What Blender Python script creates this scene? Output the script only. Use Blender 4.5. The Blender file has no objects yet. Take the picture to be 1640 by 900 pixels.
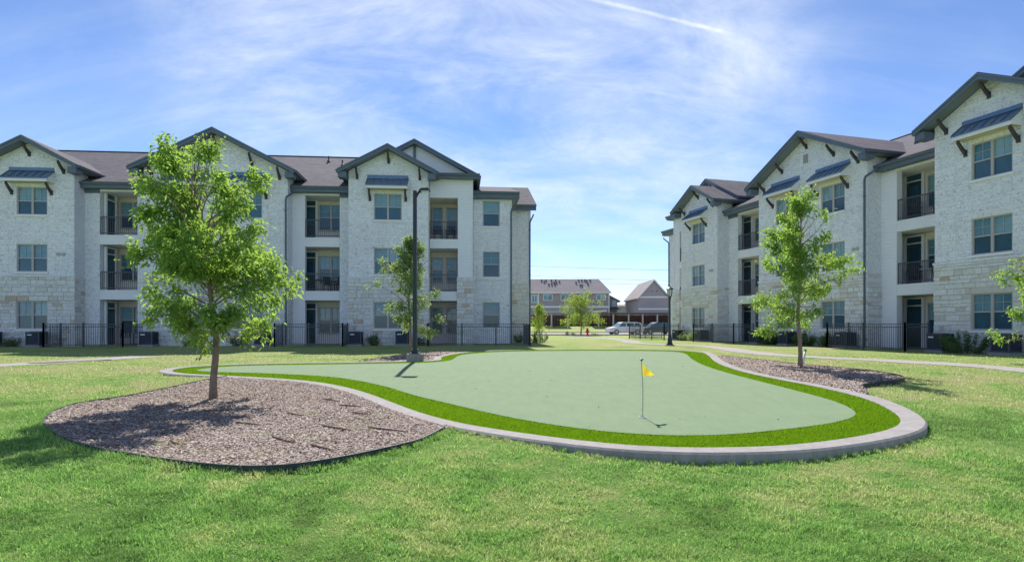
import bpy, bmesh, math, random
import numpy as np
from mathutils import Vector, Matrix
from mathutils.geometry import delaunay_2d_cdt

R = math.radians
scn = bpy.context.scene
col = scn.collection

# ------------------------------------------------------------------ camera
cam_d = bpy.data.cameras.new('camera')
cam = bpy.data.objects.new('camera', cam_d)
col.objects.link(cam)
cam.location = (0, 0, 1.22)
cam.rotation_euler = (R(90), 0, 0)
cam_d.sensor_width = 36
cam_d.lens = 36 * 950 / 1640
cam_d.shift_y = 71 / 1640
cam_d.clip_start = 0.05
cam_d.clip_end = 5000
scn.camera = cam

# ------------------------------------------------------------------ world, sun, exposure
SUN_EL, SUN_AZ = R(47), R(-4.6)          # azimuth from +Y, positive towards +X
SKY_STRENGTH = 0.078
SUN_STRENGTH = 3.05
EXPOSURE = 1.22

world = bpy.data.worlds.new('World')
scn.world = world
world.use_nodes = True
nt = world.node_tree
nt.nodes.clear()


def wn(t, **kw):
    n = nt.nodes.new(t)
    for k, v in kw.items():
        setattr(n, k, v)
    return n


def wmath(op, a, b=None, clamp=False):
    n = wn('ShaderNodeMath', operation=op, use_clamp=clamp)
    for i, v in enumerate((a, b)):
        if v is None:
            continue
        if isinstance(v, (int, float)):
            n.inputs[i].default_value = v
        else:
            nt.links.new(v, n.inputs[i])
    return n.outputs[0]


sky = wn('ShaderNodeTexSky', sky_type='NISHITA', sun_disc=False)
sky.sun_elevation = SUN_EL
sky.sun_rotation = SUN_AZ
sky.altitude = 200
sky.air_density = 0.72
sky.dust_density = 0.0
sky.ozone_density = 3.0
tc = wn('ShaderNodeTexCoord')
sep = wn('ShaderNodeSeparateXYZ')
nt.links.new(tc.outputs['Generated'], sep.inputs[0])
zc = wmath('ADD', wmath('MAXIMUM', sep.outputs[2], 0.0), 0.50)
px_ = wmath('DIVIDE', sep.outputs[0], zc)
py_ = wmath('DIVIDE', sep.outputs[1], zc)
comb = wn('ShaderNodeCombineXYZ')
nt.links.new(px_, comb.inputs[0])
nt.links.new(py_, comb.inputs[1])


def cloud_noise(scale, rot, sx, sy, detail, rough, dist, off=(0, 0, 0)):
    m = wn('ShaderNodeMapping')
    m.inputs['Rotation'].default_value = (0, 0, rot)
    m.inputs['Scale'].default_value = (sx, sy, 1)
    m.inputs['Location'].default_value = off
    nt.links.new(comb.outputs[0], m.inputs['Vector'])
    n = wn('ShaderNodeTexNoise')
    n.inputs['Scale'].default_value = scale
    n.inputs['Detail'].default_value = detail
    n.inputs['Roughness'].default_value = rough
    n.inputs['Distortion'].default_value = dist
    nt.links.new(m.outputs[0], n.inputs['Vector'])
    return n.outputs[0]


def wramp(v, lo, hi):
    n = wn('ShaderNodeMapRange', interpolation_type='SMOOTHSTEP')
    n.inputs[1].default_value = lo
    n.inputs[2].default_value = hi
    nt.links.new(v, n.inputs[0])
    return n.outputs[0]


CX, CY = 0.9, 0.2


def wdot(v):
    n = wn('ShaderNodeVectorMath', operation='DOT_PRODUCT')
    nt.links.new(tc.outputs['Generated'], n.inputs[0])
    n.inputs[1].default_value = v
    return n.outputs['Value']


bank = wramp(wdot(Vector((-0.02, 1, 0.40)).normalized()), 0.84, 1.0)      # the cirrus bank ahead
big = wramp(wmath('ADD', cloud_noise(0.8, 0.5, 1.0, 1.0, 3, 0.55, 0.4, (CX, CY, 0)), wmath('MULTIPLY', bank, 0.22)), 0.44, 0.74)
wisp = wramp(cloud_noise(2.0, R(35), 1.0, 1.7, 10, 0.60, 0.6, (3.4, 1.9, 0)), 0.36, 0.72)
fine = wramp(cloud_noise(4.6, R(-20), 0.8, 1.9, 12, 0.70, 0.6, (0.7, 3.3, 0)), 0.34, 0.76)
streak = wramp(cloud_noise(2.2, R(-38), 0.28, 2.4, 9, 0.60, 0.5, (1.7, 0.2, 0)), 0.44, 0.78)
streak2 = wramp(cloud_noise(2.6, R(32), 0.25, 2.2, 9, 0.62, 0.5, (4.7, 1.2, 0)), 0.46, 0.80)
veil = wmath('MULTIPLY', big, wmath('ADD', wmath('MULTIPLY', wisp, 0.68), wmath('MULTIPLY', fine, 0.48)))
thin = wmath('ADD', wmath('MULTIPLY', wmath('MULTIPLY', wisp, fine), 0.16), wmath('ADD', wmath('MULTIPLY', streak, 0.26), wmath('MULTIPLY', streak2, 0.20)))
cl = wmath('ADD', veil, thin, clamp=True)

# one old condensation trail, a band along a great circle
A_ = Vector((0.095, 1, 0.560)).normalized()
B_ = Vector((0.372, 1, 0.490)).normalized()
N_ = A_.cross(B_).normalized()
T_ = (B_ - A_).normalized()


fz = wn('ShaderNodeTexNoise')
fz.inputs['Scale'].default_value = 60
fz.inputs['Detail'].default_value = 4
nt.links.new(tc.outputs['Generated'], fz.inputs['Vector'])
dist = wmath('ADD', wdot(N_), wmath('MULTIPLY', wmath('SUBTRACT', fz.outputs[0], 0.5), 0.004))
band = wmath('SUBTRACT', 1.0, wramp(wmath('ABSOLUTE', dist), 0.0004, 0.0042))
ta, tb = A_.dot(T_), B_.dot(T_)
along = wdot(T_)
lim = wmath('MULTIPLY', wramp(along, ta - 0.25, ta), wmath('SUBTRACT', 1.0, wramp(along, tb - 0.03, tb + 0.01)))
trail = wmath('MULTIPLY', wmath('MULTIPLY', band, lim), wmath('ADD', 0.0, wmath('MULTIPLY', fz.outputs[0], 0.62)))
front = wramp(sep.outputs[1], 0.0, 0.2)
cl = wmath('ADD', wmath('MULTIPLY', cl, 0.68), wmath('MULTIPLY', trail, front), clamp=True)

mix = wn('ShaderNodeMix', data_type='RGBA')
nt.links.new(cl, mix.inputs[0])
tint = wn('ShaderNodeMix', data_type='RGBA', blend_type='MULTIPLY')
tint.inputs[0].default_value = 1.0
tint.inputs[7].default_value = (0.86, 0.895, 0.985, 1)
nt.links.new(sky.outputs[0], tint.inputs[6])
nt.links.new(tint.outputs[2], mix.inputs[6])
mix.inputs[7].default_value = (5.6, 6.0, 6.5, 1)
bg = wn('ShaderNodeBackground')
bg.inputs[1].default_value = SKY_STRENGTH
nt.links.new(mix.outputs[2], bg.inputs[0])
wo = wn('ShaderNodeOutputWorld')
nt.links.new(bg.outputs[0], wo.inputs[0])

sun_d = bpy.data.lights.new('sun', 'SUN')
sun_d.energy = SUN_STRENGTH
sun_d.angle = R(0.53)
sun_d.color = (1.0, 0.95, 0.87)
sun = bpy.data.objects.new('sun', sun_d)
col.objects.link(sun)
to_sun = Vector((math.sin(SUN_AZ) * math.cos(SUN_EL), math.cos(SUN_AZ) * math.cos(SUN_EL), math.sin(SUN_EL)))
sun.rotation_euler = to_sun.to_track_quat('Z', 'Y').to_euler()
sun.location = to_sun * 60

scn.view_settings.view_transform = 'Standard'
scn.view_settings.look = 'None'
scn.view_settings.exposure = EXPOSURE
scn.view_settings.gamma = 1
scn.view_settings.use_curve_mapping = False
scn.cycles.max_bounces = 6
scn.cycles.diffuse_bounces = 3
scn.cycles.transparent_max_bounces = 4


# ------------------------------------------------------------------ material helpers
MATS = {}


class NT:
    def __init__(self, name):
        self.m = bpy.data.materials.new(name)
        self.m.use_nodes = True
        self.t = self.m.node_tree
        self.b = self.t.nodes['Principled BSDF']
        self.out = self.t.nodes['Material Output']
        MATS[name] = self.m

    def n(self, typ, **kw):
        n = self.t.nodes.new(typ)
        for k, v in kw.items():
            setattr(n, k, v)
        return n

    def link(self, a, b):
        self.t.links.new(a, b)

    def coords(self, kind='Object', scale=(1, 1, 1), rot=(0, 0, 0)):
        if kind == 'World':
            src = self.n('ShaderNodeNewGeometry').outputs['Position']
        else:
            src = self.n('ShaderNodeTexCoord').outputs[kind]
        m = self.n('ShaderNodeMapping')
        m.inputs['Scale'].default_value = scale
        m.inputs['Rotation'].default_value = rot
        self.link(src, m.inputs['Vector'])
        return m.outputs[0]

    def noise(self, vec, scale, detail=4, rough=0.55, dist=0):
        n = self.n('ShaderNodeTexNoise')
        n.inputs['Scale'].default_value = scale
        n.inputs['Detail'].default_value = detail
        n.inputs['Roughness'].default_value = rough
        n.inputs['Distortion'].default_value = dist
        self.link(vec, n.inputs['Vector'])
        return n.outputs[0]

    def ramp(self, v, stops):
        n = self.n('ShaderNodeValToRGB')
        cr = n.color_ramp
        while len(cr.elements) < len(stops):
            cr.elements.new(0.5)
        for e, (p, c) in zip(cr.elements, stops):
            e.position = p
            e.color = (*c, 1) if len(c) == 3 else c
        self.link(v, n.inputs[0])
        return n.outputs[0]

    def mixc(self, f, a, b, mode='MIX'):
        n = self.n('ShaderNodeMix', data_type='RGBA', blend_type=mode)
        for i, v in ((0, f), (6, a), (7, b)):
            if isinstance(v, (int, float)):
                n.inputs[i].default_value = v
            elif isinstance(v, tuple):
                n.inputs[i].default_value = (*v, 1)
            else:
                self.link(v, n.inputs[i])
        return n.outputs[2]

    def math(self, op, a, b=0.0):
        n = self.n('ShaderNodeMath', operation=op)
        for i, v in enumerate((a, b)):
            if isinstance(v, (int, float)):
                n.inputs[i].default_value = v
            else:
                self.link(v, n.inputs[i])
        return n.outputs[0]

    def bump(self, h, strength=0.3, dist=0.02):
        n = self.n('ShaderNodeBump')
        n.inputs['Strength'].default_value = strength
        n.inputs['Distance'].default_value = dist
        self.link(h, n.inputs['Height'])
        self.link(n.outputs[0], self.b.inputs['Normal'])

    def base(self, v, rough=0.8, spec=0.3, metal=0.0):
        if isinstance(v, tuple):
            self.b.inputs['Base Color'].default_value = (*v, 1)
        else:
            self.link(v, self.b.inputs['Base Color'])
        self.b.inputs['Roughness'].default_value = rough
        self.b.inputs['Specular IOR Level'].default_value = spec
        self.b.inputs['Metallic'].default_value = metal

    def translucent(self, colr, fac):
        tr = self.n('ShaderNodeBsdfTranslucent')
        if isinstance(colr, tuple):
            tr.inputs[0].default_value = (*colr, 1)
        else:
            self.link(colr, tr.inputs[0])
        mx = self.n('ShaderNodeMixShader')
        mx.inputs[0].default_value = fac
        self.link(self.b.outputs[0], mx.inputs[1])
        self.link(tr.outputs[0], mx.inputs[2])
        self.link(mx.outputs[0], self.out.inputs[0])


def plain(name, c, rough=0.7, spec=0.3, var=0.12, scale=3.0, metal=0.0, bump=0.0, coords='Object'):
    k = NT(name)
    v = k.coords(coords)
    n = k.noise(v, scale, 5, 0.6)
    n2 = k.noise(v, scale * 9, 3, 0.6)
    mixn = k.math('ADD', k.math('MULTIPLY', n, 0.65), k.math('MULTIPLY', n2, 0.35))
    a = tuple(x * (1 - var) for x in c)
    b = tuple(min(1, x * (1 + var)) for x in c)
    k.base(k.ramp(mixn, [(0.3, a), (0.7, b)]), rough, spec, metal)
    if bump:
        k.bump(n2, bump, 0.01)
    return k.m


TRIM = plain('slate_trim_paint', (0.125, 0.16, 0.215), 0.55, 0.4, 0.12, 1.5)
SOFFIT = plain('slate_soffit_paint', (0.20, 0.235, 0.29), 0.7, 0.3, 0.08, 1.5)
BRACKET = plain('dark_stained_timber', (0.075, 0.066, 0.072), 0.7, 0.3, 0.25, 6)
WHITE = plain('white_trim_paint', (0.84, 0.83, 0.86), 0.6, 0.3, 0.05, 1.2)
CREAM = plain('cream_soffit_paint', (0.66, 0.58, 0.44), 0.7, 0.3, 0.05, 1.2)
SIDING = plain('off_white_siding', (0.85, 0.84, 0.89), 0.7, 0.3, 0.06, 0.9)
TAN = plain('beige_balcony_siding', (0.84, 0.76, 0.70), 0.75, 0.3, 0.07, 0.8)
FRAME = plain('taupe_window_frame', (0.47, 0.44, 0.42), 0.5, 0.4, 0.05, 3)
DOORM = plain('dark_teal_door_paint', (0.035, 0.07, 0.085), 0.4, 0.5, 0.15, 2)
METAL = plain('black_railing_metal', (0.075, 0.082, 0.10), 0.45, 0.5, 0.2, 8)
GUTTER = plain('slate_gutter_metal', (0.095, 0.125, 0.175), 0.4, 0.5, 0.1, 2)
AWN = plain('blue_grey_standing_seam', (0.13, 0.20, 0.31), 0.35, 0.5, 0.12, 2, 0.3)
ACM = plain('dark_condenser_metal', (0.07, 0.085, 0.125), 0.5, 0.4, 0.15, 4)
PLATE = plain('white_plate', (0.7, 0.7, 0.7), 0.5)
CONC = None


def m_white_stone():
    k = NT('white_overgrouted_stone')
    v = k.coords('Object')
    vd = k.n('ShaderNodeTexNoise')
    vd.inputs['Scale'].default_value = 3.0
    k.link(v, vd.inputs['Vector'])
    mx = k.mixc(0.13, v, vd.outputs['Color'])
    vo = k.n('ShaderNodeTexVoronoi', feature='DISTANCE_TO_EDGE')
    vo.inputs['Scale'].default_value = 6.5
    k.link(mx, vo.inputs['Vector'])
    vc = k.n('ShaderNodeTexVoronoi')
    vc.inputs['Scale'].default_value = 6.5
    k.link(mx, vc.inputs['Vector'])
    edge = k.ramp(vo.outputs['Distance'], [(0.0, (0, 0, 0)), (0.07, (1, 1, 1))])
    pits = k.noise(v, 14, 5, 0.7)
    pit = k.ramp(pits, [(0.34, (0.50, 0.50, 0.52)), (0.46, (1, 1, 1))])
    tone = k.mixc(0.16, (0.88, 0.885, 0.94), k.ramp(vc.outputs['Color'], [(0.2, (0.50, 0.47, 0.44)), (0.9, (0.92, 0.90, 0.86))]))
    mort = k.mixc(edge, (0.80, 0.79, 0.78), tone)
    big = k.noise(v, 0.5, 3)
    mort = k.mixc(1.0, mort, k.ramp(big, [(0.3, (0.92, 0.92, 0.92)), (0.7, (1, 1, 1))]), 'MULTIPLY')
    k.base(k.mixc(1.0, mort, pit, 'MULTIPLY'), 0.9, 0.15)
    h = k.math('ADD', k.math('MULTIPLY', edge, 0.6), k.math('MULTIPLY', pits, 0.9))
    k.bump(h, 0.55, 0.03)
    return k.m


WSTONE = m_white_stone()


def m_chopped():
    k = NT('white_chopped_stone')
    g = k.n('ShaderNodeNewGeometry')
    v = k.coords('World')
    c = k.ramp(g.outputs['Random Per Island'], [(0.0, (0.76, 0.76, 0.81)), (0.15, (0.86, 0.86, 0.91)), (0.6, (0.91, 0.91, 0.96)), (0.92, (0.89, 0.88, 0.91)), (1.0, (0.79, 0.76, 0.76))])
    n = k.noise(k.coords('World', (1, 1, 1.5)), 9, 4, 0.62, 0.8)
    n2 = k.noise(v, 0.45, 3, 0.6)
    st = k.noise(k.coords('World', (3, 3, 0.25)), 1.4, 4, 0.6)
    c = k.mixc(1.0, c, k.ramp(n, [(0.33, (0.50, 0.50, 0.52)), (0.43, (1, 1, 1))]), 'MULTIPLY')
    c = k.mixc(1.0, c, k.ramp(n2, [(0.3, (0.92, 0.92, 0.92)), (0.65, (1, 1, 1))]), 'MULTIPLY')
    c = k.mixc(1.0, c, k.ramp(st, [(0.28, (0.86, 0.85, 0.84)), (0.45, (1, 1, 1))]), 'MULTIPLY')
    k.base(c, 0.9, 0.15)
    k.bump(k.noise(v, 20, 6, 0.75), 0.5, 0.03)
    return k.m


CHOPPED = m_chopped()
MORTAR = plain('pale_mortar', (0.62, 0.59, 0.56), 0.9, 0.1, 0.1, 6)


def m_ledge():
    k = NT('cream_ledge_stone')
    g = k.n('ShaderNodeNewGeometry')
    oi = k.n('ShaderNodeObjectInfo')
    r = k.math('FRACT', k.math('ADD', g.outputs['Random Per Island'], k.math('MULTIPLY', oi.outputs['Random'], 7.31)))
    c = k.ramp(r, [(0.0, (0.68, 0.62, 0.57)), (0.06, (0.78, 0.76, 0.74)), (0.45, (0.86, 0.85, 0.85)), (0.84, (0.77, 0.755, 0.755)),
                   (0.95, (0.70, 0.64, 0.58)), (1.0, (0.62, 0.48, 0.38))])
    v = k.coords('World')
    n = k.noise(v, 9, 6, 0.7)
    k.base(k.mixc(1.0, c, k.ramp(n, [(0.3, (0.78, 0.77, 0.76)), (0.6, (1, 1, 1))]), 'MULTIPLY'), 0.9, 0.15)
    k.bump(k.noise(v, 16, 6, 0.75), 0.8, 0.03)
    return k.m


LEDGE = m_ledge()


def m_shingle():
    k = NT('grey_mauve_shingle')
    v = k.coords('Object')
    b = k.n('ShaderNodeTexBrick')
    b.inputs['Scale'].default_value = 1.0
    b.inputs['Brick Width'].default_value = 0.32
    b.inputs['Row Height'].default_value = 0.15
    b.inputs['Mortar Size'].default_value = 0.008
    b.inputs['Color1'].default_value = (0.125, 0.116, 0.130, 1)
    b.inputs['Color2'].default_value = (0.172, 0.160, 0.178, 1)
    b.inputs['Mortar'].default_value = (0.09, 0.083, 0.09, 1)
    k.link(v, b.inputs['Vector'])
    n = k.noise(v, 1.2, 5, 0.6)
    k.base(k.mixc(1.0, b.outputs['Color'], k.ramp(n, [(0.3, (0.8, 0.8, 0.8)), (0.7, (1.1, 1.1, 1.1))]), 'MULTIPLY'), 0.95, 0.1)
    k.bump(k.noise(v, 30, 2), 0.3, 0.01)
    return k.m


SHINGLE = m_shingle()


def m_glass(name, dark, lite, rough=0.06):
    k = NT(name)
    v = k.coords('World', (1, 1, 1))
    n = k.noise(v, 0.9, 3, 0.5, 0.5)
    oi = k.n('ShaderNodeObjectInfo')
    n = k.math('ADD', k.math('MULTIPLY', n, 0.6), k.math('MULTIPLY', oi.outputs['Random'], 0.42))
    k.base(k.ramp(n, [(0.3, dark), (0.72, lite)]), rough, 0.5)
    k.b.inputs['Coat Weight'].default_value = 0.15
    k.b.inputs['Coat Roughness'].default_value = 0.03
    nb = k.noise(v, 1.6, 2, 0.5)
    k.bump(nb, 0.06, 0.05)
    return k.m


GLASS_UP = m_glass('window_glass_over_blind', (0.07, 0.19, 0.27), (0.23, 0.41, 0.48))
GLASS_LO = m_glass('window_glass_over_screen', (0.02, 0.07, 0.115), (0.048, 0.13, 0.18), 0.12)


def grass_col(k, vec, lush, dry, brown):
    n1 = k.noise(vec, 0.42, 4, 0.6, 0.4)
    n2 = k.noise(vec, 2.1, 5, 0.65, 0.3)
    n3 = k.noise(vec, 0.16, 3, 0.5)
    sy = k.n('ShaderNodeSeparateXYZ')
    k.link(vec, sy.inputs[0])
    f = k.math('ADD', k.math('ADD', k.math('MULTIPLY', n1, 0.45), k.math('MULTIPLY', n2, 0.35)), k.math('MULTIPLY', n3, 0.2))
    yy = k.n('ShaderNodeMapRange')          # drier turf further from the sprinklered front
    for i_, v_ in ((1, 6.0), (2, 13.0), (3, -0.018), (4, 0.048)):
        yy.inputs[i_].default_value = v_
    k.link(sy.outputs[1], yy.inputs[0])
    f = k.math('ADD', f, yy.outputs[0])
    c = k.ramp(f, [(0.40, tuple(a * 0.72 for a in lush)), (0.46, lush), (0.53, dry), (0.64, brown)])
    return c


def m_ground():
    k = NT('lawn_ground')
    v = k.coords('World')
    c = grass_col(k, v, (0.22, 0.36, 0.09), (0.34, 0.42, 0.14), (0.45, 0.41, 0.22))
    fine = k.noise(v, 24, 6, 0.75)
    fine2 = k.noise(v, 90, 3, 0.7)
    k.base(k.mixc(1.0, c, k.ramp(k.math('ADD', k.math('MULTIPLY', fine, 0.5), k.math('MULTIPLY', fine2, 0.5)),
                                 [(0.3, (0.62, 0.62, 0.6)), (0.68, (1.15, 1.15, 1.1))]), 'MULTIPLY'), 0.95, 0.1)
    k.bump(k.math('ADD', fine, fine2), 1.0, 0.03)
    return k.m


def m_blade():
    k = NT('grass_blade')
    v = k.coords('World')
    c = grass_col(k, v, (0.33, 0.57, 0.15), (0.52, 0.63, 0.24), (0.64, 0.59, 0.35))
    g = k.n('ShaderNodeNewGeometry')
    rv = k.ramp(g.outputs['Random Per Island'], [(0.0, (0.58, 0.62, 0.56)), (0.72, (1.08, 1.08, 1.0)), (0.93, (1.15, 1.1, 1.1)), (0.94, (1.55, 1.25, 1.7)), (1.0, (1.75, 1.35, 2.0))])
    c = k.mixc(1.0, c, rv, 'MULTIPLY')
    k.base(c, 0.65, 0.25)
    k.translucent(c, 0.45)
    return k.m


def m_turf():
    k = NT('putting_surface')
    v = k.coords('World')
    n = k.noise(v, 140, 3, 0.7)
    n2 = k.noise(v, 0.5, 4, 0.6)
    n3 = k.noise(k.coords('World', (0.3, 6, 1), (0, 0, 0.05)), 1.3, 3)
    c = k.mixc(n2, (0.188, 0.262, 0.150), (0.212, 0.288, 0.170))
    c = k.mixc(k.math('MULTIPLY', n3, 0.35), c, (0.225, 0.298, 0.185))
    vs_ = k.n('ShaderNodeTexVoronoi')
    vs_.inputs['Scale'].default_value = 2.2
    k.link(v, vs_.inputs['Vector'])
    spot = k.ramp(vs_.outputs['Distance'], [(0.0, (0.72, 0.74, 0.72)), (0.05, (1, 1, 1))])
    scuff = k.noise(k.coords('World', (1, 0.35, 1), (0, 0, 0.5)), 5, 6, 0.7)
    c = k.mixc(1.0, c, k.mixc(0.6, (1.0, 1.0, 1.0), k.ramp(scuff, [(0.35, (0.88, 0.90, 0.88)), (0.6, (1.04, 1.03, 1.04))])), 'MULTIPLY')
    c = k.mixc(0.5, c, k.mixc(1.0, c, spot, 'MULTIPLY'))
    k.base(k.mixc(1.0, c, k.ramp(n, [(0.3, (0.82, 0.82, 0.82)), (0.7, (1.12, 1.12, 1.12))]), 'MULTIPLY'), 0.9, 0.15)
    k.bump(k.math('ADD', n, k.math('MULTIPLY', k.noise(v, 0.7, 2), 6.0)), 0.7, 0.008)
    return k.m


def m_fringe(name, tr):
    k = NT(name)
    v = k.coords('World')
    n = k.noise(v, 60, 4, 0.7)
    n2 = k.noise(v, 1.5, 4, 0.6)
    c = k.mixc(n2, (0.195, 0.36, 0.010), (0.22, 0.39, 0.014)) if tr else k.mixc(n2, (0.135, 0.235, 0.003), (0.15, 0.25, 0.004))
    if tr:
        g = k.n('ShaderNodeNewGeometry')
        c = k.mixc(1.0, c, k.ramp(g.outputs['Random Per Island'], [(0.0, (0.88, 0.9, 0.8)), (1.0, (1.08, 1.06, 1.1))]), 'MULTIPLY')
        k.base(c, 0.5, 0.35)
        k.translucent(c, 0.5)
    else:
        k.base(k.mixc(1.0, c, k.ramp(n, [(0.3, (0.6, 0.6, 0.6)), (0.7, (1.15, 1.15, 1.15))]), 'MULTIPLY'), 1.0, 0.0)
        k.bump(n, 1.0, 0.02)
    return k.m


def m_concrete(name, c, stain=0.25):
    k = NT(name)
    v = k.coords('World')
    n = k.noise(v, 3, 6, 0.65)
    n2 = k.noise(v, 40, 4, 0.7)
    st = k.noise(k.coords('World', (5, 5, 0.6)), 2.2, 5, 0.7)
    b = k.ramp(k.math('ADD', k.math('MULTIPLY', n, 0.6), k.math('MULTIPLY', n2, 0.4)),
               [(0.3, tuple(x * (1 - stain) for x in c)), (0.7, tuple(x * 1.08 for x in c))])
    k.base(k.mixc(0.5, b, k.mixc(1.0, b, k.ramp(st, [(0.35, (0.6, 0.58, 0.57)), (0.6, (1, 1, 1))]), 'MULTIPLY')), 0.9, 0.2)
    k.bump(n2, 0.35, 0.008)
    return k.m


CONC = m_concrete('grey_concrete', (0.37, 0.345, 0.335))
PATHM = m_concrete('pale_path_concrete', (0.38, 0.35, 0.33), 0.12)
LOT = m_concrete('parking_concrete', (0.40, 0.365, 0.34), 0.08)
EDGE = plain('dark_green_steel_edging', (0.03, 0.045, 0.05), 0.5, 0.4, 0.3, 5)
BARK = plain('brown_grey_bark', (0.27, 0.20, 0.16), 0.95, 0.1, 0.35, 14, 0, 0.8)
TWIG = plain('dry_twig', (0.15, 0.10, 0.075), 0.9, 0.1, 0.3, 20)


def m_mulch_base():
    k = NT('mulch_ground')
    v = k.coords('World')
    n = k.noise(v, 30, 6, 0.8)
    n2 = k.noise(v, 1.3, 4, 0.6)
    c = k.ramp(n, [(0.3, (0.12, 0.09, 0.08)), (0.5, (0.29, 0.23, 0.20)), (0.7, (0.46, 0.39, 0.36))])
    k.base(k.mixc(k.math('MULTIPLY', n2, 0.5), c, (0.27, 0.21, 0.15)), 0.95, 0.1)
    k.bump(n, 1.0, 0.03)
    return k.m


def m_chip():
    k = NT('bark_chip')
    g = k.n('ShaderNodeNewGeometry')
    c = k.ramp(g.outputs['Random Per Island'], [(0.0, (0.13, 0.088, 0.068)), (0.3, (0.27, 0.20, 0.165)), (0.6, (0.37, 0.305, 0.27)), (0.92, (0.47, 0.41, 0.38)), (1.0, (0.64, 0.58, 0.53))])
    k.base(c, 0.9, 0.15)
    return k.m


def m_leaf(name, a, b, tcol, tr=0.42):
    k = NT(name)
    g = k.n('ShaderNodeNewGeometry')
    v = k.coords('World')
    n = k.noise(v, 1.7, 3, 0.5)
    f = k.math('ADD', k.math('MULTIPLY', g.outputs['Random Per Island'], 0.6), k.math('MULTIPLY', n, 0.4))
    c = k.ramp(f, [(0.2, a), (0.75, b)])
    k.base(c, 0.62, 0.2)
    t = k.ramp(f, [(0.2, tuple(x * 0.8 for x in tcol)), (0.75, tcol)])
    k.translucent(t, tr)
    return k.m


LEAF = m_leaf('fresh_green_leaf', (0.10, 0.225, 0.065), (0.20, 0.345, 0.08), (0.46, 0.68, 0.11), 0.5)
LEAF2 = m_leaf('grey_green_leaf', (0.12, 0.20, 0.08), (0.24, 0.33, 0.13), (0.42, 0.56, 0.18), 0.45)
LEAF3 = m_leaf('yellow_green_leaf', (0.16, 0.27, 0.04), (0.28, 0.38, 0.06), (0.46, 0.58, 0.09), 0.45)
SHRUB = m_leaf('dark_shrub_leaf', (0.06, 0.12, 0.05), (0.13, 0.21, 0.08), (0.18, 0.30, 0.09), 0.3)


# ------------------------------------------------------------------ mesh helpers
class MB:
    def __init__(self):
        self.v, self.f = [], []

    def add(self, vs, fs):
        o = len(self.v)
        self.v += [tuple(p) for p in vs]
        self.f += [tuple(i + o for i in f) for f in fs]
        return self

    def box(self, x0, x1, y0, y1, z0, z1):
        vs = [(x, y, z) for x in (x0, x1) for y in (y0, y1) for z in (z0, z1)]
        return self.add(vs, [(0, 1, 3, 2), (4, 6, 7, 5), (0, 4, 5, 1), (2, 3, 7, 6), (0, 2, 6, 4), (1, 5, 7, 3)])

    def quad(self, *p):
        return self.add(p, [tuple(range(len(p)))])

    def extr_y(self, poly, y0, y1):          # polygon in x,z pushed along y (closed solid)
        n = len(poly)
        vs = [(x, y0, z) for x, z in poly] + [(x, y1, z) for x, z in poly]
        return self.add(vs, [tuple(range(n)), tuple(range(2 * n - 1, n - 1, -1))] +
                        [(i, i + n, (i + 1) % n + n, (i + 1) % n) for i in range(n)])

    def extr_x(self, poly, x0, x1):          # polygon in y,z pushed along x
        n = len(poly)
        vs = [(x0, y, z) for y, z in poly] + [(x1, y, z) for y, z in poly]
        return self.add(vs, [tuple(range(n)), tuple(range(2 * n - 1, n - 1, -1))] +
                        [(i, i + n, (i + 1) % n + n, (i + 1) % n) for i in range(n)])

    def tube(self, pts, rad, n=8, cap=True):
        pts = [Vector(p) for p in pts]
        if isinstance(rad, (int, float)):
            rad = [rad] * len(pts)
        rings = []
        up = Vector((0.12, 0.31, 0.94))
        for i, p in enumerate(pts):
            d = (pts[min(i + 1, len(pts) - 1)] - pts[max(i - 1, 0)]).normalized()
            if abs(d.dot(up)) > 0.97:
                up = Vector((0.9, 0.1, 0.2))
            a = d.cross(up).normalized()
            b = d.cross(a)
            rings.append([p + (a * math.cos(2 * math.pi * j / n) + b * math.sin(2 * math.pi * j / n)) * rad[i] for j in range(n)])
        vs = [q for r in rings for q in r]
        fs = []
        for i in range(len(pts) - 1):
            for j in range(n):
                k = (j + 1) % n
                fs.append((i * n + j, i * n + k, (i + 1) * n + k, (i + 1) * n + j))
        if cap:
            fs.append(tuple(range(n - 1, -1, -1)))
            fs.append(tuple((len(pts) - 1) * n + j for j in range(n)))
        return self.add(vs, fs)

    def lathe(self, prof, n=16, c=(0, 0, 0)):
        vs = [(c[0] + r * math.cos(2 * math.pi * j / n), c[1] + r * math.sin(2 * math.pi * j / n), c[2] + z) for r, z in prof for j in range(n)]
        fs = [(i * n + j, i * n + (j + 1) % n, (i + 1) * n + (j + 1) % n, (i + 1) * n + j) for i in range(len(prof) - 1) for j in range(n)]
        fs.append(tuple(range(n - 1, -1, -1)))
        fs.append(tuple((len(prof) - 1) * n + j for j in range(n)))
        return self.add(vs, fs)

    def mesh(self, name, mat, smooth=False):
        me = bpy.data.meshes.new(name)
        me.from_pydata(self.v, [], self.f)
        me.materials.append(mat)
        if smooth:
            me.polygons.foreach_set('use_smooth', [True] * len(me.polygons))
        me.update()
        return me

    def build(self, name, mat, parent=None, smooth=False, loc=None):
        return link(name, self.mesh(name, mat, smooth), parent, loc)


def link(name, me, parent=None, loc=None):
    o = bpy.data.objects.new(name, me)
    col.objects.link(o)
    if parent is not None:
        o.parent = parent
    if loc is not None:
        o.location = loc
    return o


def empty(name, loc=(0, 0, 0), rz=0.0):
    o = bpy.data.objects.new(name, None)
    o.empty_display_size = 0.2
    col.objects.link(o)
    o.location = loc
    o.rotation_euler = (0, 0, rz)
    return o


def tag(o, label, cat, group=None, kind=None):
    if label:
        o['label'] = label
    if cat:
        o['category'] = cat
    if group:
        o['group'] = group
    if kind:
        o['kind'] = kind
    return o


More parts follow.
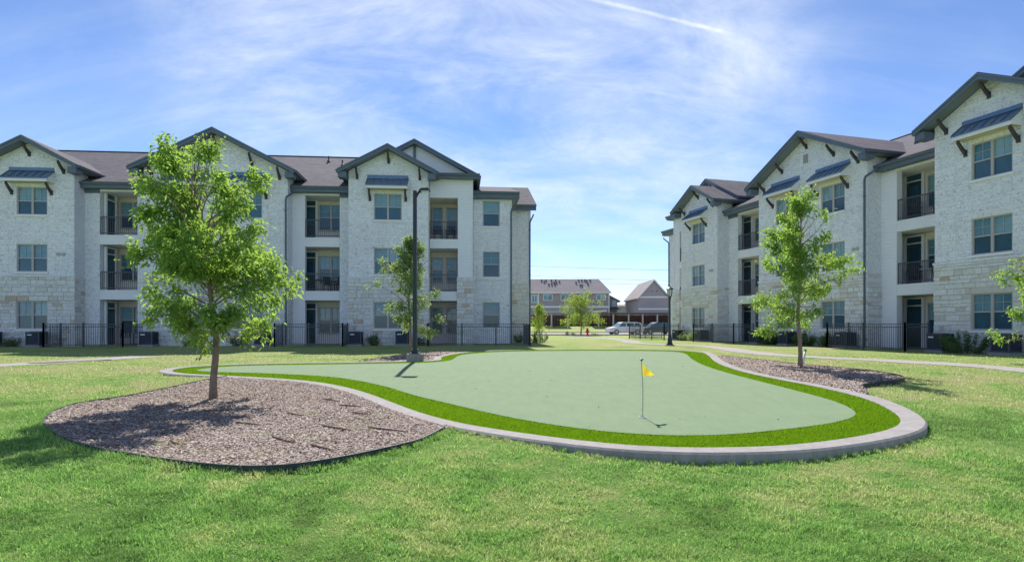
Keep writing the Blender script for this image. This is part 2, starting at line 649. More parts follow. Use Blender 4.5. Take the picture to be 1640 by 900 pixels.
def copy_tree(o, parent=None):
    c = o.copy()
    col.objects.link(c)
    c.parent = parent
    for ch in list(o.children):
        copy_tree(ch, c)
    return c


def np_mesh(name, verts, faces_flat, nper, mat, smooth=False):
    me = bpy.data.meshes.new(name)
    nv = len(verts)
    nf = len(faces_flat) // nper
    me.vertices.add(nv)
    me.vertices.foreach_set('co', np.asarray(verts, np.float32).ravel())
    me.loops.add(nf * nper)
    me.loops.foreach_set('vertex_index', np.asarray(faces_flat, np.int32))
    me.polygons.add(nf)
    me.polygons.foreach_set('loop_start', np.arange(nf, dtype=np.int32) * nper)
    me.update(calc_edges=True)
    me.materials.append(mat)
    return me


def struct(o):
    o['kind'] = 'structure'
    return o


# ------------------------------------------------------------------ terrain
def zg(y):
    return np.interp(y, [6, 9, 16, 27, 52, 65], [-.10, -.06, .10, .10, .10, 0.0])


def zl(x, y):
    x = np.asarray(x, float)
    y = np.asarray(y, float)
    near = np.interp(x, [-2.6, -1.4, -0.7, 0.9], [.020, .058, .050, .115])
    t = np.clip((y - 8) / 8, 0, 1)
    drop = near * (1 - t) + .035 * t
    m = np.exp(-((x + 0.75) / 1.0) ** 2 - ((y - 6.7) / 1.0) ** 2)
    drop = drop * (1 - 0.5 * m)
    z = zg(y) - drop - np.clip(6 - y, 0, 12) * 0.06
    z = z + np.where(y > 16, np.clip((y - 16) / 3, 0, 1) * 0.02, 0)
    far = np.interp(y, [97, 110, 125], [0, 1.0, 1.05])
    z = z + far
    amp = 0.008 * np.clip((40 - y) / 20, 0, 1)
    z = z + amp * (np.sin(x * 1.7 + 0.6 * np.sin(y * 1.1)) * np.cos(y * 1.9 + 0.5) + 0.6 * np.sin(x * 4.1 + y * 2.7))
    return z


def inside(poly, X, Y):
    r = np.zeros(X.shape, bool)
    n = len(poly)
    for i in range(n):
        x0, y0 = poly[i]
        x1, y1 = poly[(i + 1) % n]
        if y0 == y1:
            continue
        c = ((y0 > Y) != (y1 > Y)) & (X < (x1 - x0) * (Y - y0) / (y1 - y0) + x0)
        r ^= c
    return r


def spline(pts, step=0.16, closed=True):
    P = [Vector((*p, 0)) for p in pts]
    n = len(P)
    out = []
    for i in range(n if closed else n - 1):
        if closed:
            a, b, c, d = P[(i - 1) % n], P[i], P[(i + 1) % n], P[(i + 2) % n]
        else:
            a, b, c, d = P[max(i - 1, 0)], P[i], P[i + 1], P[min(i + 2, n - 1)]
        k = max(2, int((c - b).length / step))
        for j in range(k):
            t = j / k
            out.append(0.5 * ((2 * b) + (c - a) * t + (2 * a - 5 * b + 4 * c - d) * t * t + (3 * b - a - 3 * c + d) * t ** 3))
    if not closed:
        out.append(P[-1])
    return [(p.x, p.y) for p in out]


def smooth_loop(p, it=2):
    p = np.array(p)
    for _ in range(it):
        p = 0.25 * np.roll(p, 1, 0) + 0.5 * p + 0.25 * np.roll(p, -1, 0)
    return [tuple(q) for q in p]


def offset_loop(p, d):
    p = np.array(p)
    t = np.roll(p, -1, 0) - np.roll(p, 1, 0)
    t /= np.linalg.norm(t, axis=1)[:, None] + 1e-9
    nrm = np.stack([t[:, 1], -t[:, 0]], 1)
    area = np.sum(p[:, 0] * np.roll(p[:, 1], -1) - np.roll(p[:, 0], -1) * p[:, 1])
    if area < 0:
        nrm = -nrm
    return [tuple(q) for q in (p + nrm * d)]


def sheet(name, poly, zfun, mat, grid=0.5):
    xs = [p[0] for p in poly]
    ys = [p[1] for p in poly]
    gx, gy = np.meshgrid(np.arange(min(xs) + grid / 2, max(xs), grid), np.arange(min(ys) + grid / 2, max(ys), grid))
    gx, gy = gx.ravel(), gy.ravel()
    m = inside(poly, gx, gy)
    pts = [Vector(p) for p in poly] + [Vector((a, b)) for a, b in zip(gx[m], gy[m])]
    n = len(poly)
    vs, es, fs, *_ = delaunay_2d_cdt(pts, [], [list(range(n))], 1, 1e-5)
    va = np.array([(v.x, v.y) for v in vs])
    z = zfun(va[:, 0], va[:, 1])
    me = bpy.data.meshes.new(name)
    me.from_pydata([(a[0], a[1], b) for a, b in zip(va, z)], [], [list(f) for f in fs])
    me.materials.append(mat)
    me.update()
    up = [p.normal.z for p in me.polygons]
    if up and sum(up) < 0:
        me.flip_normals()
    return link(name, me)


# lawn sheet out to the horizon
ys = np.concatenate([np.arange(-400, -20, 40), np.arange(-20, 0, 1.0), np.arange(0, 14, 0.25), np.arange(14, 40, 0.5), np.arange(40, 130, 2.5),
                     np.array([130, 160, 220, 320, 500, 900, 1600])])
xs = np.concatenate([np.array([-1600, -800, -400, -200, -120, -80]), np.arange(-60, -16, 2), np.arange(-16, 16, 0.3), np.arange(16, 60, 2),
                     np.array([60, 80, 120, 200, 400, 800, 1600])])
GX, GY = np.meshgrid(xs, ys)
GZ = zl(GX, GY)
nx, ny = len(xs), len(ys)
idx = np.arange(nx * ny).reshape(ny, nx)
q = np.stack([idx[:-1, :-1], idx[:-1, 1:], idx[1:, 1:], idx[1:, :-1]], -1).reshape(-1)
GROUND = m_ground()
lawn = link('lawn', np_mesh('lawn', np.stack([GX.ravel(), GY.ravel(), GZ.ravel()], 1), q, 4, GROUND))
struct(lawn)
lawn.data.polygons.foreach_set('use_smooth', [True] * len(lawn.data.polygons))

# ------------------------------------------------------------------ putting green, fringe, kerb
INNER = smooth_loop(spline([(-8.56, 14.9), (-7.83, 14.3), (-7.01, 14.0), (-6.02, 13.61), (-5.15, 13.23), (-4.31, 12.75), (-3.4, 11.89), (-2.59, 10.8), (-1.8, 9.49), (-1.19, 8.54), (-0.66, 7.89), (0.0, 7.32), (0.72, 6.83), (1.24, 6.56), (1.89, 6.42), (2.74, 6.47), (3.4, 6.68), (4.22, 7.1), (4.85, 7.55), (5.25, 8.0), (5.61, 8.66), (5.95, 9.62), (6.12, 10.64), (6.06, 11.99), (5.87, 13.2), (5.75, 14.75), (5.89, 16.4), (6.46, 19.0), (7.4, 22.4), (7.9, 25.0), (7.2, 26.9), (5.26, 27.6), (2.33, 27.5), (-0.39, 26.7), (-1.62, 25.4), (-2.24, 23.4), (-2.5, 21.07), (-2.32, 19.5), (-2.62, 18.75), (-3.2, 18.5), (-4.2, 18.16), (-4.91, 17.94), (-6.32, 17.65), (-7.7, 17.2), (-8.51, 16.5), (-8.78, 15.65)]), 3)
GREEN = smooth_loop(spline([(-8.15, 15.2), (-8.1, 15.8), (-7.55, 16.6), (-6.11, 17.05), (-4.46, 17.4), (-3.08, 17.85), (-2.5, 18.1), (-2.0, 19.35), (-2.0, 21.94), (-1.7, 23.6), (-0.38, 25.45), (2.21, 26.4), (5.01, 26.5), (6.7, 25.8), (7.0, 24.18), (6.0, 19.7), (5.42, 16.62), (5.3, 14.9), (5.33, 13.23), (5.42, 11.14), (5.41, 9.89), (5.2, 9.01), (4.95, 8.54), (4.5, 8.1), (3.91, 7.73), (3.3, 7.44), (2.73, 7.2), (2.0, 7.1), (1.23, 7.32), (0.65, 7.73), (0.1, 8.25), (-0.37, 8.83), (-1.02, 9.69), (-1.8, 10.72), (-2.5, 11.85), (-3.42, 13.0), (-4.38, 13.8), (-5.78, 14.4), (-6.45, 14.57), (-7.4, 14.8)]), 3)
KW = 0.30
OUTER = offset_loop(INNER, KW)
FR_BASE = m_fringe('fringe_turf_backing', False)
FR_BLADE = m_fringe('fringe_turf_blade', True)
struct(sheet('turf_fringe', INNER, lambda x, y: zg(y) - 0.024, FR_BASE))
struct(sheet('putting_green', GREEN, lambda x, y: zg(y) - 0.012, m_turf()))
kb = MB()
sec = [(0.0, -0.30), (0.0, -0.006), (0.02, 0.0), (KW - 0.025, 0.0), (KW, -0.022), (KW + 0.012, -0.32)]
loops = [offset_loop(INNER, d) if d else INNER for d, _ in sec]
nn = len(INNER)
kv = []
for (d, dz), lp in zip(sec, loops):
    kv += [(x, y, float(zg(yy)) + dz) for (x, y), (_, yy) in zip(lp, INNER)]
kf = [(s * nn + i, s * nn + (i + 1) % nn, (s + 1) * nn + (i + 1) % nn, (s + 1) * nn + i) for s in range(len(sec) - 1) for i in range(nn)]
kb.add(kv, kf)
kerb = kb.build('concrete_kerb', CONC)
struct(kerb)

# mulch beds with steel edging
BED_Z = lambda x, y: zg(y) - 0.014
MULCH = m_mulch_base()
CHIP = m_chip()


def nearest_path(p0, p1, loop):
    L = np.array(loop)
    i = int(np.argmin(np.hypot(L[:, 0] - p0[0], L[:, 1] - p0[1])))
    j = int(np.argmin(np.hypot(L[:, 0] - p1[0], L[:, 1] - p1[1])))
    n = len(L)
    a = [(i + k) % n for k in range((j - i) % n + 1)]
    b = [(i - k) % n for k in range((i - j) % n + 1)]
    return [tuple(L[k]) for k in (a if len(a) < len(b) else b)]


EL = spline([(-6.6, 13.72), (-6.70, 12.6), (-6.73, 11.5), (-6.81, 10.4), (-7.0, 9.9), (-7.02, 9.4), (-6.8, 8.77), (-6.38, 8.08), (-5.97, 7.61), (-5.27, 6.94), (-4.49, 6.37), (-3.94, 6.09), (-3.41, 5.83), (-2.95, 5.64), (-2.57, 5.54), (-2.3, 5.54), (-2.01, 5.64), (-1.64, 5.98), (-1.23, 6.5), (-1.03, 6.85), (-0.86, 7.55)], 0.15, False)
ER = spline([(7.75, 21.9), (8.08, 19.89), (8.24, 17.59), (8.4, 16.62), (8.81, 15.6), (9.07, 14.75), (9.06, 13.9), (8.8, 13.33), (8.41, 12.92), (7.66, 12.47), (7.06, 11.99), (6.80, 11.4), (6.45, 10.75)], 0.15, False)
EP = spline([(-4.75, 18.45), (-4.65, 19.5), (-4.5, 20.86), (-4.1, 23.4), (-3.4, 24.8), (-2.3, 25.0)], 0.2, False)
beds = []
for nm, ed, lab in (('left', EL, 'dark steel edging curving round the large left mulch bed'),
                    ('right', ER, 'dark steel edging round the mulch bed right of the putting green'),
                    ('pole', EP, 'dark steel edging behind the small bed at the light pole')):
    inner_side = nearest_path(ed[-1], ed[0], offset_loop(INNER, KW - 0.03))
    poly = ed + inner_side
    o = sheet('mulch_bed', poly, BED_Z, MULCH, 0.3)
    struct(o)
    beds.append(poly)
    m = MB()
    e2 = np.array(ed)
    t = np.gradient(e2, axis=0)
    t /= np.linalg.norm(t, axis=1)[:, None]
    nr = np.stack([t[:, 1], -t[:, 0]], 1) * 0.008
    a, b = e2 - nr, e2 + nr
    n = len(e2)
    vs = []
    for (p, qq) in zip(a, b):
        zt = float(zg(p[1])) + 0.018
        zb = zt - 0.26
        vs += [(p[0], p[1], zb), (p[0], p[1], zt), (qq[0], qq[1], zt), (qq[0], qq[1], zb)]
    fs = []
    for i in range(n - 1):
        for j in range(3):
            fs.append((i * 4 + j, i * 4 + j + 1, (i + 1) * 4 + j + 1, (i + 1) * 4 + j))
    m.add(vs, fs)
    tag(m.build('bed_edging', EDGE), lab, 'edging', 'steel edging of the mulch beds')


# the soil is lower under the green and the beds
co = np.empty(len(lawn.data.vertices) * 3, np.float32)
lawn.data.vertices.foreach_get('co', co)
co = co.reshape(-1, 3)
sunk = inside(offset_loop(INNER, 0.1), co[:, 0], co[:, 1])
for p in beds:
    sunk |= inside(p, co[:, 0], co[:, 1])
co[sunk, 2] -= 0.09
lawn.data.vertices.foreach_set('co', co.ravel())
lawn.data.update()


# paths, parking lot
def strip(name, c, w, mat, dz=0.012, kind=True):
    c = spline(c, 0.5, False)
    a = np.array(c)
    t = np.gradient(a, axis=0)
    t /= np.linalg.norm(t, axis=1)[:, None]
    nr = np.stack([t[:, 1], -t[:, 0]], 1)
    rows = [a + nr * w * s for s in (-0.5, -0.17, 0.17, 0.5)]
    vs, fs = [], []
    n = len(a)
    for r in rows:
        z = zl(r[:, 0], r[:, 1]) + dz
        vs += [(p[0], p[1], zz) for p, zz in zip(r, z)]
    for s in range(3):
        for i in range(n - 1):
            fs.append((s * n + i, (s + 1) * n + i, (s + 1) * n + i + 1, s * n + i + 1))
    for k, s in ((0, -1), (3, 1)):                 # thin slab edges
        o = len(vs)
        vs += [(vs[k * n + i][0], vs[k * n + i][1], vs[k * n + i][2] - 0.1) for i in range(n)]
        for i in range(n - 1):
            fs.append((k * n + i, k * n + i + 1, o + i + 1, o + i))
    m = MB().add(vs, fs)
    ob = struct(m.build(name, mat))
    return ob, [tuple(p) for p in rows[0]] + [tuple(p) for p in rows[3][::-1]]


_, PR = strip('path', [(7.0, 74), (7.4, 62), (8.3, 50), (8.5, 43), (7.9, 38.5), (8.9, 35.0), (10.3, 32.5), (10.5, 29.5), (10.1, 26.0), (10.1, 23.0), (10.9, 21.0), (12.0, 19.2), (12.8, 17.4), (13.4, 15.5), (14.4, 12.0), (15.5, 7.0), (16, 2)], 1.25, PATHM)
_, PL = strip('path', [(-13.3, 21.6), (-13.75, 19.6), (-14.3, 17.6), (-15.6, 15.6), (-18, 13.4), (-22, 12.0)], 1.35, PATHM)
struct(sheet('parking_lot', [(-60, 73), (80, 73), (80, 97), (-60, 97)], lambda x, y: zl(x, y) + 0.02, LOT, 4))
for yk in (72.85, 97.0):
    struct(MB().box(-60, 80, yk, yk + 0.15, -0.2, 0.14).build('lot_kerb', CONC))
# worn mulch patch beside the left path
struct(sheet('bare_patch', [(-14.55, 17.75), (-14.0, 18.6), (-13.2, 19.55), (-13.05, 19.35), (-13.7, 18.35), (-14.25, 17.6)], lambda x, y: zl(x, y) + 0.026, MULCH, 0.3))

# ------------------------------------------------------------------ apartment buildings
FL = [0.12, 3.20, 6.28]
HEAD = [2.66, 5.74, 8.70]
STONE_Z = 3.85
CACHE = {}
rng = random.Random(7)


def siding_boards(mb, u0, u1, w, z0, z1, pitch=0.18, face=-1):
    z = z0
    while z < z1 - 1e-4:
        t = min(z + pitch, z1)
        mb.add([(u0, w + face * 0.032, z), (u1, w + face * 0.032, z), (u1, w + face * 0.004, t), (u0, w + face * 0.004, t), (u0, w, z), (u1, w, z)],
               [(0, 1, 2, 3), (0, 4, 5, 1)])
        z = t


def siding_side(mb, u, w0, w1, z0, z1, face, pitch=0.18):
    z = z0
    while z < z1 - 1e-4:
        t = min(z + pitch, z1)
        mb.add([(u + face * 0.032, w0, z), (u + face * 0.032, w1, z), (u + face * 0.004, w1, t), (u + face * 0.004, w0, t), (u, w0, z), (u, w1, z)],
               [(0, 1, 2, 3), (0, 4, 5, 1)])
        z = t


def wall_holes(mb, u0, u1, z0, z1, w, holes, depth=0.14):
    us = sorted({u0, u1} | {h[i] for h in holes for i in (0, 1) if u0 < h[i] < u1})
    zs = sorted({z0, z1} | {h[i] for h in holes for i in (2, 3) if z0 < h[i] < z1})
    for a, b in zip(us, us[1:]):
        for c, d in zip(zs, zs[1:]):
            mu, mz = (a + b) / 2, (c + d) / 2
            if any(h[0] < mu < h[1] and h[2] < mz < h[3] for h in holes):
                continue
            mb.quad((a, w, c), (b, w, c), (b, w, d), (a, w, d))
    for h in holes:
        if h[2] >= z1 or h[3] <= z0:
            continue
        a, b, c, d = h[0], h[1], max(h[2], z0), min(h[3], z1)
        mb.quad((a, w, c), (a, w, d), (a, w + depth, d), (a, w + depth, c))
        mb.quad((b, w, c), (b, w + depth, c), (b, w + depth, d), (b, w, d))
        if h[3] <= z1:
            mb.quad((a, w, d), (b, w, d), (b, w + depth, d), (a, w + depth, d))
        if h[2] >= z0:
            mb.quad((a, w, c), (a, w + depth, c), (b, w + depth, c), (b, w, c))


def stone_rects(u0, u1, z0, z1, holes, seed):
    r = random.Random(seed)
    out = []
    z = z0
    while z < z1 - 0.03:
        h = r.choice([0.13, 0.17, 0.21, 0.26])
        if z1 - (z + h) < 0.1:
            h = z1 - z
        iv = [(u0, u1)]
        for hh in holes:
            if hh[2] < z + h - 0.01 and hh[3] > z + 0.01:
                n = []
                for a, b in iv:
                    if hh[0] - 0.02 > a:
                        n.append((a, min(b, hh[0] - 0.02)))
                    if hh[1] + 0.02 < b:
                        n.append((max(a, hh[1] + 0.02), b))
                iv = [q for q in n if q[1] - q[0] > 0.03]
        for a, b in iv:
            u = a
            while u < b - 0.01:
                L = r.uniform(0.22, 0.62)
                if b - (u + L) < 0.16:
                    L = b - u
                out.append((u, u + L, z, z + h, r.uniform(0.022, 0.05)))
                u += L
        z += h
    return out


def bevel_block(mb, a, b, c, d, w, pr, axis='w', face=-1):
    g, e = 0.007, 0.014
    P = lambda u, z, k: (u, w + face * k, z) if axis == 'w' else (w + face * k, u, z)
    a, b, c, d = a + g, b - g, c + g, d - g
    vs = [P(a, c, -0.01), P(b, c, -0.01), P(b, d, -0.01), P(a, d, -0.01), P(a, c, pr - e), P(b, c, pr - e), P(b, d, pr - e), P(a, d, pr - e),
          P(a + e, c + e, pr), P(b - e, c + e, pr), P(b - e, d - e, pr), P(a + e, d - e, pr)]
    fs = [(0, 1, 5, 4), (1, 2, 6, 5), (2, 3, 7, 6), (3, 0, 4, 7), (4, 5, 9, 8), (5, 6, 10, 9), (6, 7, 11, 10), (7, 4, 8, 11), (8, 9, 10, 11)]
    mb.add(vs, fs)


def chopped_stones(root, u0, u1, z0, z1, w, holes, seed, ztop=None):
    r = random.Random(seed)
    m = MB()
    for a, b, c, d, pr in small_rects(u0, u1, z0, z1, holes, r):
        if ztop and (d > ztop(a) - 0.03 or d > ztop(b) - 0.03):
            continue
        pr = r.uniform(0.004, 0.028)
        j = lambda: r.uniform(-0.014, 0.014)
        g, e = 0.012, 0.02
        P4 = [(a + g + j(), c + g + j()), (b - g + j(), c + g + j()), (b - g + j(), d - g + j()), (a + g + j(), d - g + j())]
        mu, mz = (a + b) / 2, (c + d) / 2
        vs = [(u, w + 0.004, z) for u, z in P4] + [(mu + (u - mu) * 0.86, w - pr + r.uniform(-0.004, 0.004), mz + (z - mz) * 0.74) for u, z in P4]
        m.add(vs, [(0, 1, 5, 4), (1, 2, 6, 5), (2, 3, 7, 6), (3, 0, 4, 7), (4, 5, 6, 7)])
    o = m.build('chopped_stones', CHOPPED, root)
    o['kind'] = 'stuff'
    return o


def small_rects(u0, u1, z0, z1, holes, r):
    out = []
    z = z0
    while z < z1 - 0.03:
        h = r.choice([0.09, 0.12, 0.15, 0.19])
        if z1 - (z + h) < 0.08:
            h = z1 - z
        iv = [(u0, u1)]
        for hh in holes:
            if hh[2] < z + h and hh[3] > z:
                n = []
                for a, b in iv:
                    if hh[0] > a:
                        n.append((a, min(b, hh[0])))
                    if hh[1] < b:
                        n.append((max(a, hh[1]), b))
                iv = [q for q in n if q[1] - q[0] > 0.03]
        for a, b in iv:
            u = a
            while u < b - 0.01:
                L = r.uniform(0.11, 0.36)
                if b - (u + L) < 0.09:
                    L = b - u
                out.append((u, u + L, z, z + h, 0))
                u += L
        z += h
    return out


def window(root, u0, u1, z0, z1, w, twin=True, sill=True, trim=None):
    W, H = round(u1 - u0, 3), round(z1 - z0, 3)
    key = ('win', W, H, twin)
    if key not in CACHE:
        f = MB()
        fw = 0.055
        f.box(0, fw, 0, 0.09, 0, H)
        f.box(W - fw, W, 0, 0.09, 0, H)
        f.box(fw, W - fw, 0, 0.09, H - fw, H)
        f.box(fw, W - fw, 0, 0.09, 0, fw)
        cells = []
        if twin:
            f.box(W / 2 - 0.055, W / 2 + 0.055, -0.004, 0.09, fw, H - fw)
            cells = [(fw, W / 2 - 0.055), (W / 2 + 0.055, W - fw)]
        else:
            cells = [(fw, W - fw)]
        panes = []
        for a, b in cells:
            f.box(a, b, 0.012, 0.088, H / 2 - 0.028, H / 2 + 0.028)
            mu = (a + b) / 2
            f.box(mu - 0.010, mu + 0.010, 0.046, 0.07, H / 2 + 0.028, H - fw)
            zz = H * 0.75
            f.box(a, mu - 0.010, 0.046, 0.07, zz - 0.010, zz + 0.010)
            f.box(mu + 0.010, b, 0.046, 0.07, zz - 0.010, zz + 0.010)
            panes.append((MB().box(a, b, 0.072, 0.084, H / 2 + 0.028, H - fw).mesh('upper_pane', GLASS_UP), 'upper_pane'))
            panes.append((MB().box(a, b, 0.055, 0.067, fw, H / 2 - 0.028).mesh('lower_pane', GLASS_LO), 'lower_pane'))
        s = MB().box(-0.07, W + 0.07, -0.20, -0.035, -0.10, -0.004).mesh('sill', WHITE)
        CACHE[key] = (f.mesh('window', FRAME), panes, s)
    fm, panes, sm = CACHE[key]
    o = link('window', fm, root, (u0, w + 0.045, z0))
    for pm, nm in panes:
        link(nm, pm, o)
    if sill:
        link('sill', sm, o, (0, 0.075, 0))
    if trim:
        b = 0.09
        t = MB().box(-b, 0, -0.075, -0.005, -b, H + b).box(W, W + b, -0.075, -0.005, -b, H + b).box(0, W, -0.075, -0.005, H, H + b).box(0, W, -0.075, -0.005, -b, 0)
        t.build('casing', trim, o)
    return o


def door(root, u, z, w):
    key = 'door'
    if key not in CACHE:
        W, H, T = 0.92, 2.04, 0.36
        leaf = MB().box(0.05, W - 0.05, 0.03, 0.07, 0.02, H)
        leaf.box(0.16, W - 0.16, 0.02, 0.03, 0.9, 0.94).box(0.16, W - 0.16, 0.02, 0.03, 1.86, 1.9)
        CACHE[key] = (
            leaf.mesh('door', DOORM),
            MB().box(-0.08, 0.05, -0.03, 0.09, 0, H + T + 0.08).box(W - 0.05, W + 0.08, -0.03, 0.09, 0, H + T + 0.08).box(0.05, W - 0.05, -0.03, 0.09, H + 0.01, H + 0.06)
            .box(0.05, W - 0.05, -0.03, 0.09, H + T, H + T + 0.08).mesh('door_frame', WHITE),
            MB().box(0.2, W - 0.2, 0.012, 0.024, 0.95, 1.85).mesh('door_pane', GLASS_LO),
            MB().box(0.05, W - 0.05, 0.04, 0.06, H + 0.06, H + T).mesh('transom_pane', GLASS_LO),
            MB().box(W - 0.16, W - 0.12, -0.03, 0.03, 0.98, 1.1).mesh('handle', METAL))
    a, b, c, d, e = CACHE[key]
    o = link('door', a, root, (u, w - 0.095, z))
    for m, n in ((b, 'door_frame'), (c, 'door_pane'), (d, 'transom_pane'), (e, 'handle')):
        link(n, m, o)
    return o


def railing_mesh(W):
    key = ('rail', round(W, 2))
    if key not in CACHE:
        m = MB()
        m.box(0, W, -0.025, 0.025, 0.98, 1.03).box(0, W, -0.02, 0.02, 0.08, 0.12)
        n = int(W / 0.105)
        for i in range(n + 1):
            u = i * W / n
            k = 0.018 if i in (0, n) else 0.0085
            m.box(max(0, u - k), min(W, u + k), -k, k, 0.12 if i not in (0, n) else 0.0, 0.98)
        CACHE[key] = m.mesh('railing', METAL)
    return CACHE[key]


def eave_strip(root, u0, u1, w, ztop, h=0.36, frieze=True):
    MB().box(u0, u1, w, w + 0.14, ztop - h, ztop - 0.02).build('fascia', TRIM, root)
    g = MB()
    g.extr_x([(w - 0.003, ztop - 0.03), (w - 0.13, ztop - 0.03), (w - 0.13, ztop - 0.06), (w - 0.10, ztop - 0.12), (w - 0.08, ztop - 0.17), (w - 0.003, ztop - 0.17)], u0, u1)
    g.build('gutter', GUTTER, root)


def downspout(root, u, w, ztop, zbot=0.12, kick=None):
    m = MB()
    if kick is None:
        m.box(u - 0.045, u + 0.045, w - 0.09, w - 0.01, zbot, ztop)
    else:
        m.tube([(u + kick[0], w + kick[1], ztop + 0.1), (u + kick[0] * 0.9, w + kick[1] * 0.9, ztop), (u + kick[0] * 0.15, w - 0.05, ztop - 0.32), (u, w - 0.05, ztop - 0.5), (u, w - 0.05, zbot)], 0.05, 8)
    for z in (1.6, 4.6, 7.6):
        m.box(u - 0.06, u + 0.06, w - 0.10, w - 0.002, z, z + 0.04)
    m.build('downspout', GUTTER, root)


def knee_bracket(root, u, w, z, reach=0.5, drop=0.55, mat=None):
    m = MB()
    n = 7
    top, bot = [], []
    for i in range(n):
        t = i / (n - 1)
        y = -reach * (1 - t)
        zz = -drop * (0.75 * t + 0.25 * (1 - (1 - t) ** 2.2))
        top.append((y, zz))
        bot.append((y - 0.02, zz - 0.13 * (0.8 + 0.4 * t)))
    bot[-1] = (0.0, -drop - 0.16)
    m.extr_x(top + bot[::-1], -0.055, 0.055)
    m.box(-0.07, 0.07, -0.06, 0.0, -drop - 0.20, -drop + 0.06)
    m.build('bracket', mat or BRACKET, root, loc=(u, w, z))


def gable_roof(root, uc, half, zap, s, wf, wb, name='gable_roof'):
    ze = zap - s * half
    l, r = uc - half, uc + half
    m = MB()
    m.extr_y([(l, ze - 0.03), (uc, zap - 0.03), (r, ze - 0.03), (r, ze - 0.20), (uc, zap - 0.24), (l, ze - 0.20)], wf, wb)
    ro = m.build(name, SOFFIT, root)
    m = MB()
    m.extr_y([(l - 0.05, ze - 0.055), (uc, zap), (r + 0.05, ze - 0.055), (r + 0.05, ze - 0.026 - 0.055), (uc, zap - 0.027), (l - 0.05, ze - 0.026 - 0.055)], wf - 0.03, wb)
    for v in range(len(m.v)):
        x, y, z = m.v[v]
        m.v[v] = (x, y, z + 0.003)
    m.build('shingles', SHINGLE, ro)
    m = MB()
    m.extr_y([(l - 0.01, ze - 0.04), (uc, zap - 0.035), (r + 0.01, ze - 0.04), (r + 0.01, ze - 0.27), (uc, zap - 0.29), (l - 0.01, ze - 0.27)], wf - 0.045, wf + 0.0)
    m.build('rake_board', TRIM, ro)
    m = MB()
    m.extr_y([(l - 0.03, ze - 0.035), (uc, zap - 0.028), (r + 0.03, ze - 0.035), (r + 0.03, ze - 0.125), (uc, zap - 0.125), (l - 0.03, ze - 0.125)], wf - 0.085, wf - 0.047)
    m.build('rake_trim', TRIM, ro)
    for u in (l, r):
        sgn = -1 if u == l else 1
        g = MB()
        a = u + sgn * 0.012
        g.extr_y([(a, ze - 0.07), (a + sgn * 0.12, ze - 0.07), (a + sgn * 0.12, ze - 0.11), (a + sgn * 0.07, ze - 0.21), (a, ze - 0.21)], wf + 0.0, wb - 0.4)
        g.build('gutter', GUTTER, ro)
    return ze


def awning(root, uc, w, half=1.16):
    m = MB()
    prof = [(w - 0.002, 9.55), (w - 0.66, 9.05), (w - 0.66, 9.00), (w - 0.002, 9.50)]
    m.extr_x(prof, uc - half, uc + half)
    m.box(uc - half + 0.02, uc + half - 0.02, w - 0.05, w - 0.002, 9.552, 9.72)
    o = m.build('awning', AWN, root)
    n = 6
    if 'seam' not in CACHE:
        CACHE['seam'] = MB().extr_x([(-0.05, 9.515), (-0.655, 9.055), (-0.655, 9.095), (-0.05, 9.555)], -0.012, 0.012).mesh('seam', AWN)
    for i in range(n + 1):
        link('seam', CACHE['seam'], o, (uc - half + 0.012 + i * (2 * half - 0.024) / n, w, 0))
    f = MB()
    f.box(uc - half + 0.03, uc + half - 0.03, w - 0.62, w - 0.59, 8.86, 9.01)
    for sg in (-1, 1):
        a = uc + sg * (half - 0.03)
        f.extr_x([(w - 0.59, 9.02), (w - 0.003, 9.48), (w - 0.003, 8.87), (w - 0.59, 8.87)], min(a, a - sg * 0.03), max(a, a - sg * 0.03))
    f.build('awning_fascia', WHITE, o)
    MB().box(uc - half + 0.06, uc + half - 0.06, w - 0.588, w - 0.004, 8.875, 8.895).build('awning_soffit', CREAM, o)
    for sg in (-1, 1):
        knee_bracket(o, uc + sg * (half - 0.16), w - 0.004, 8.86, 0.46, 0.42)
    return o


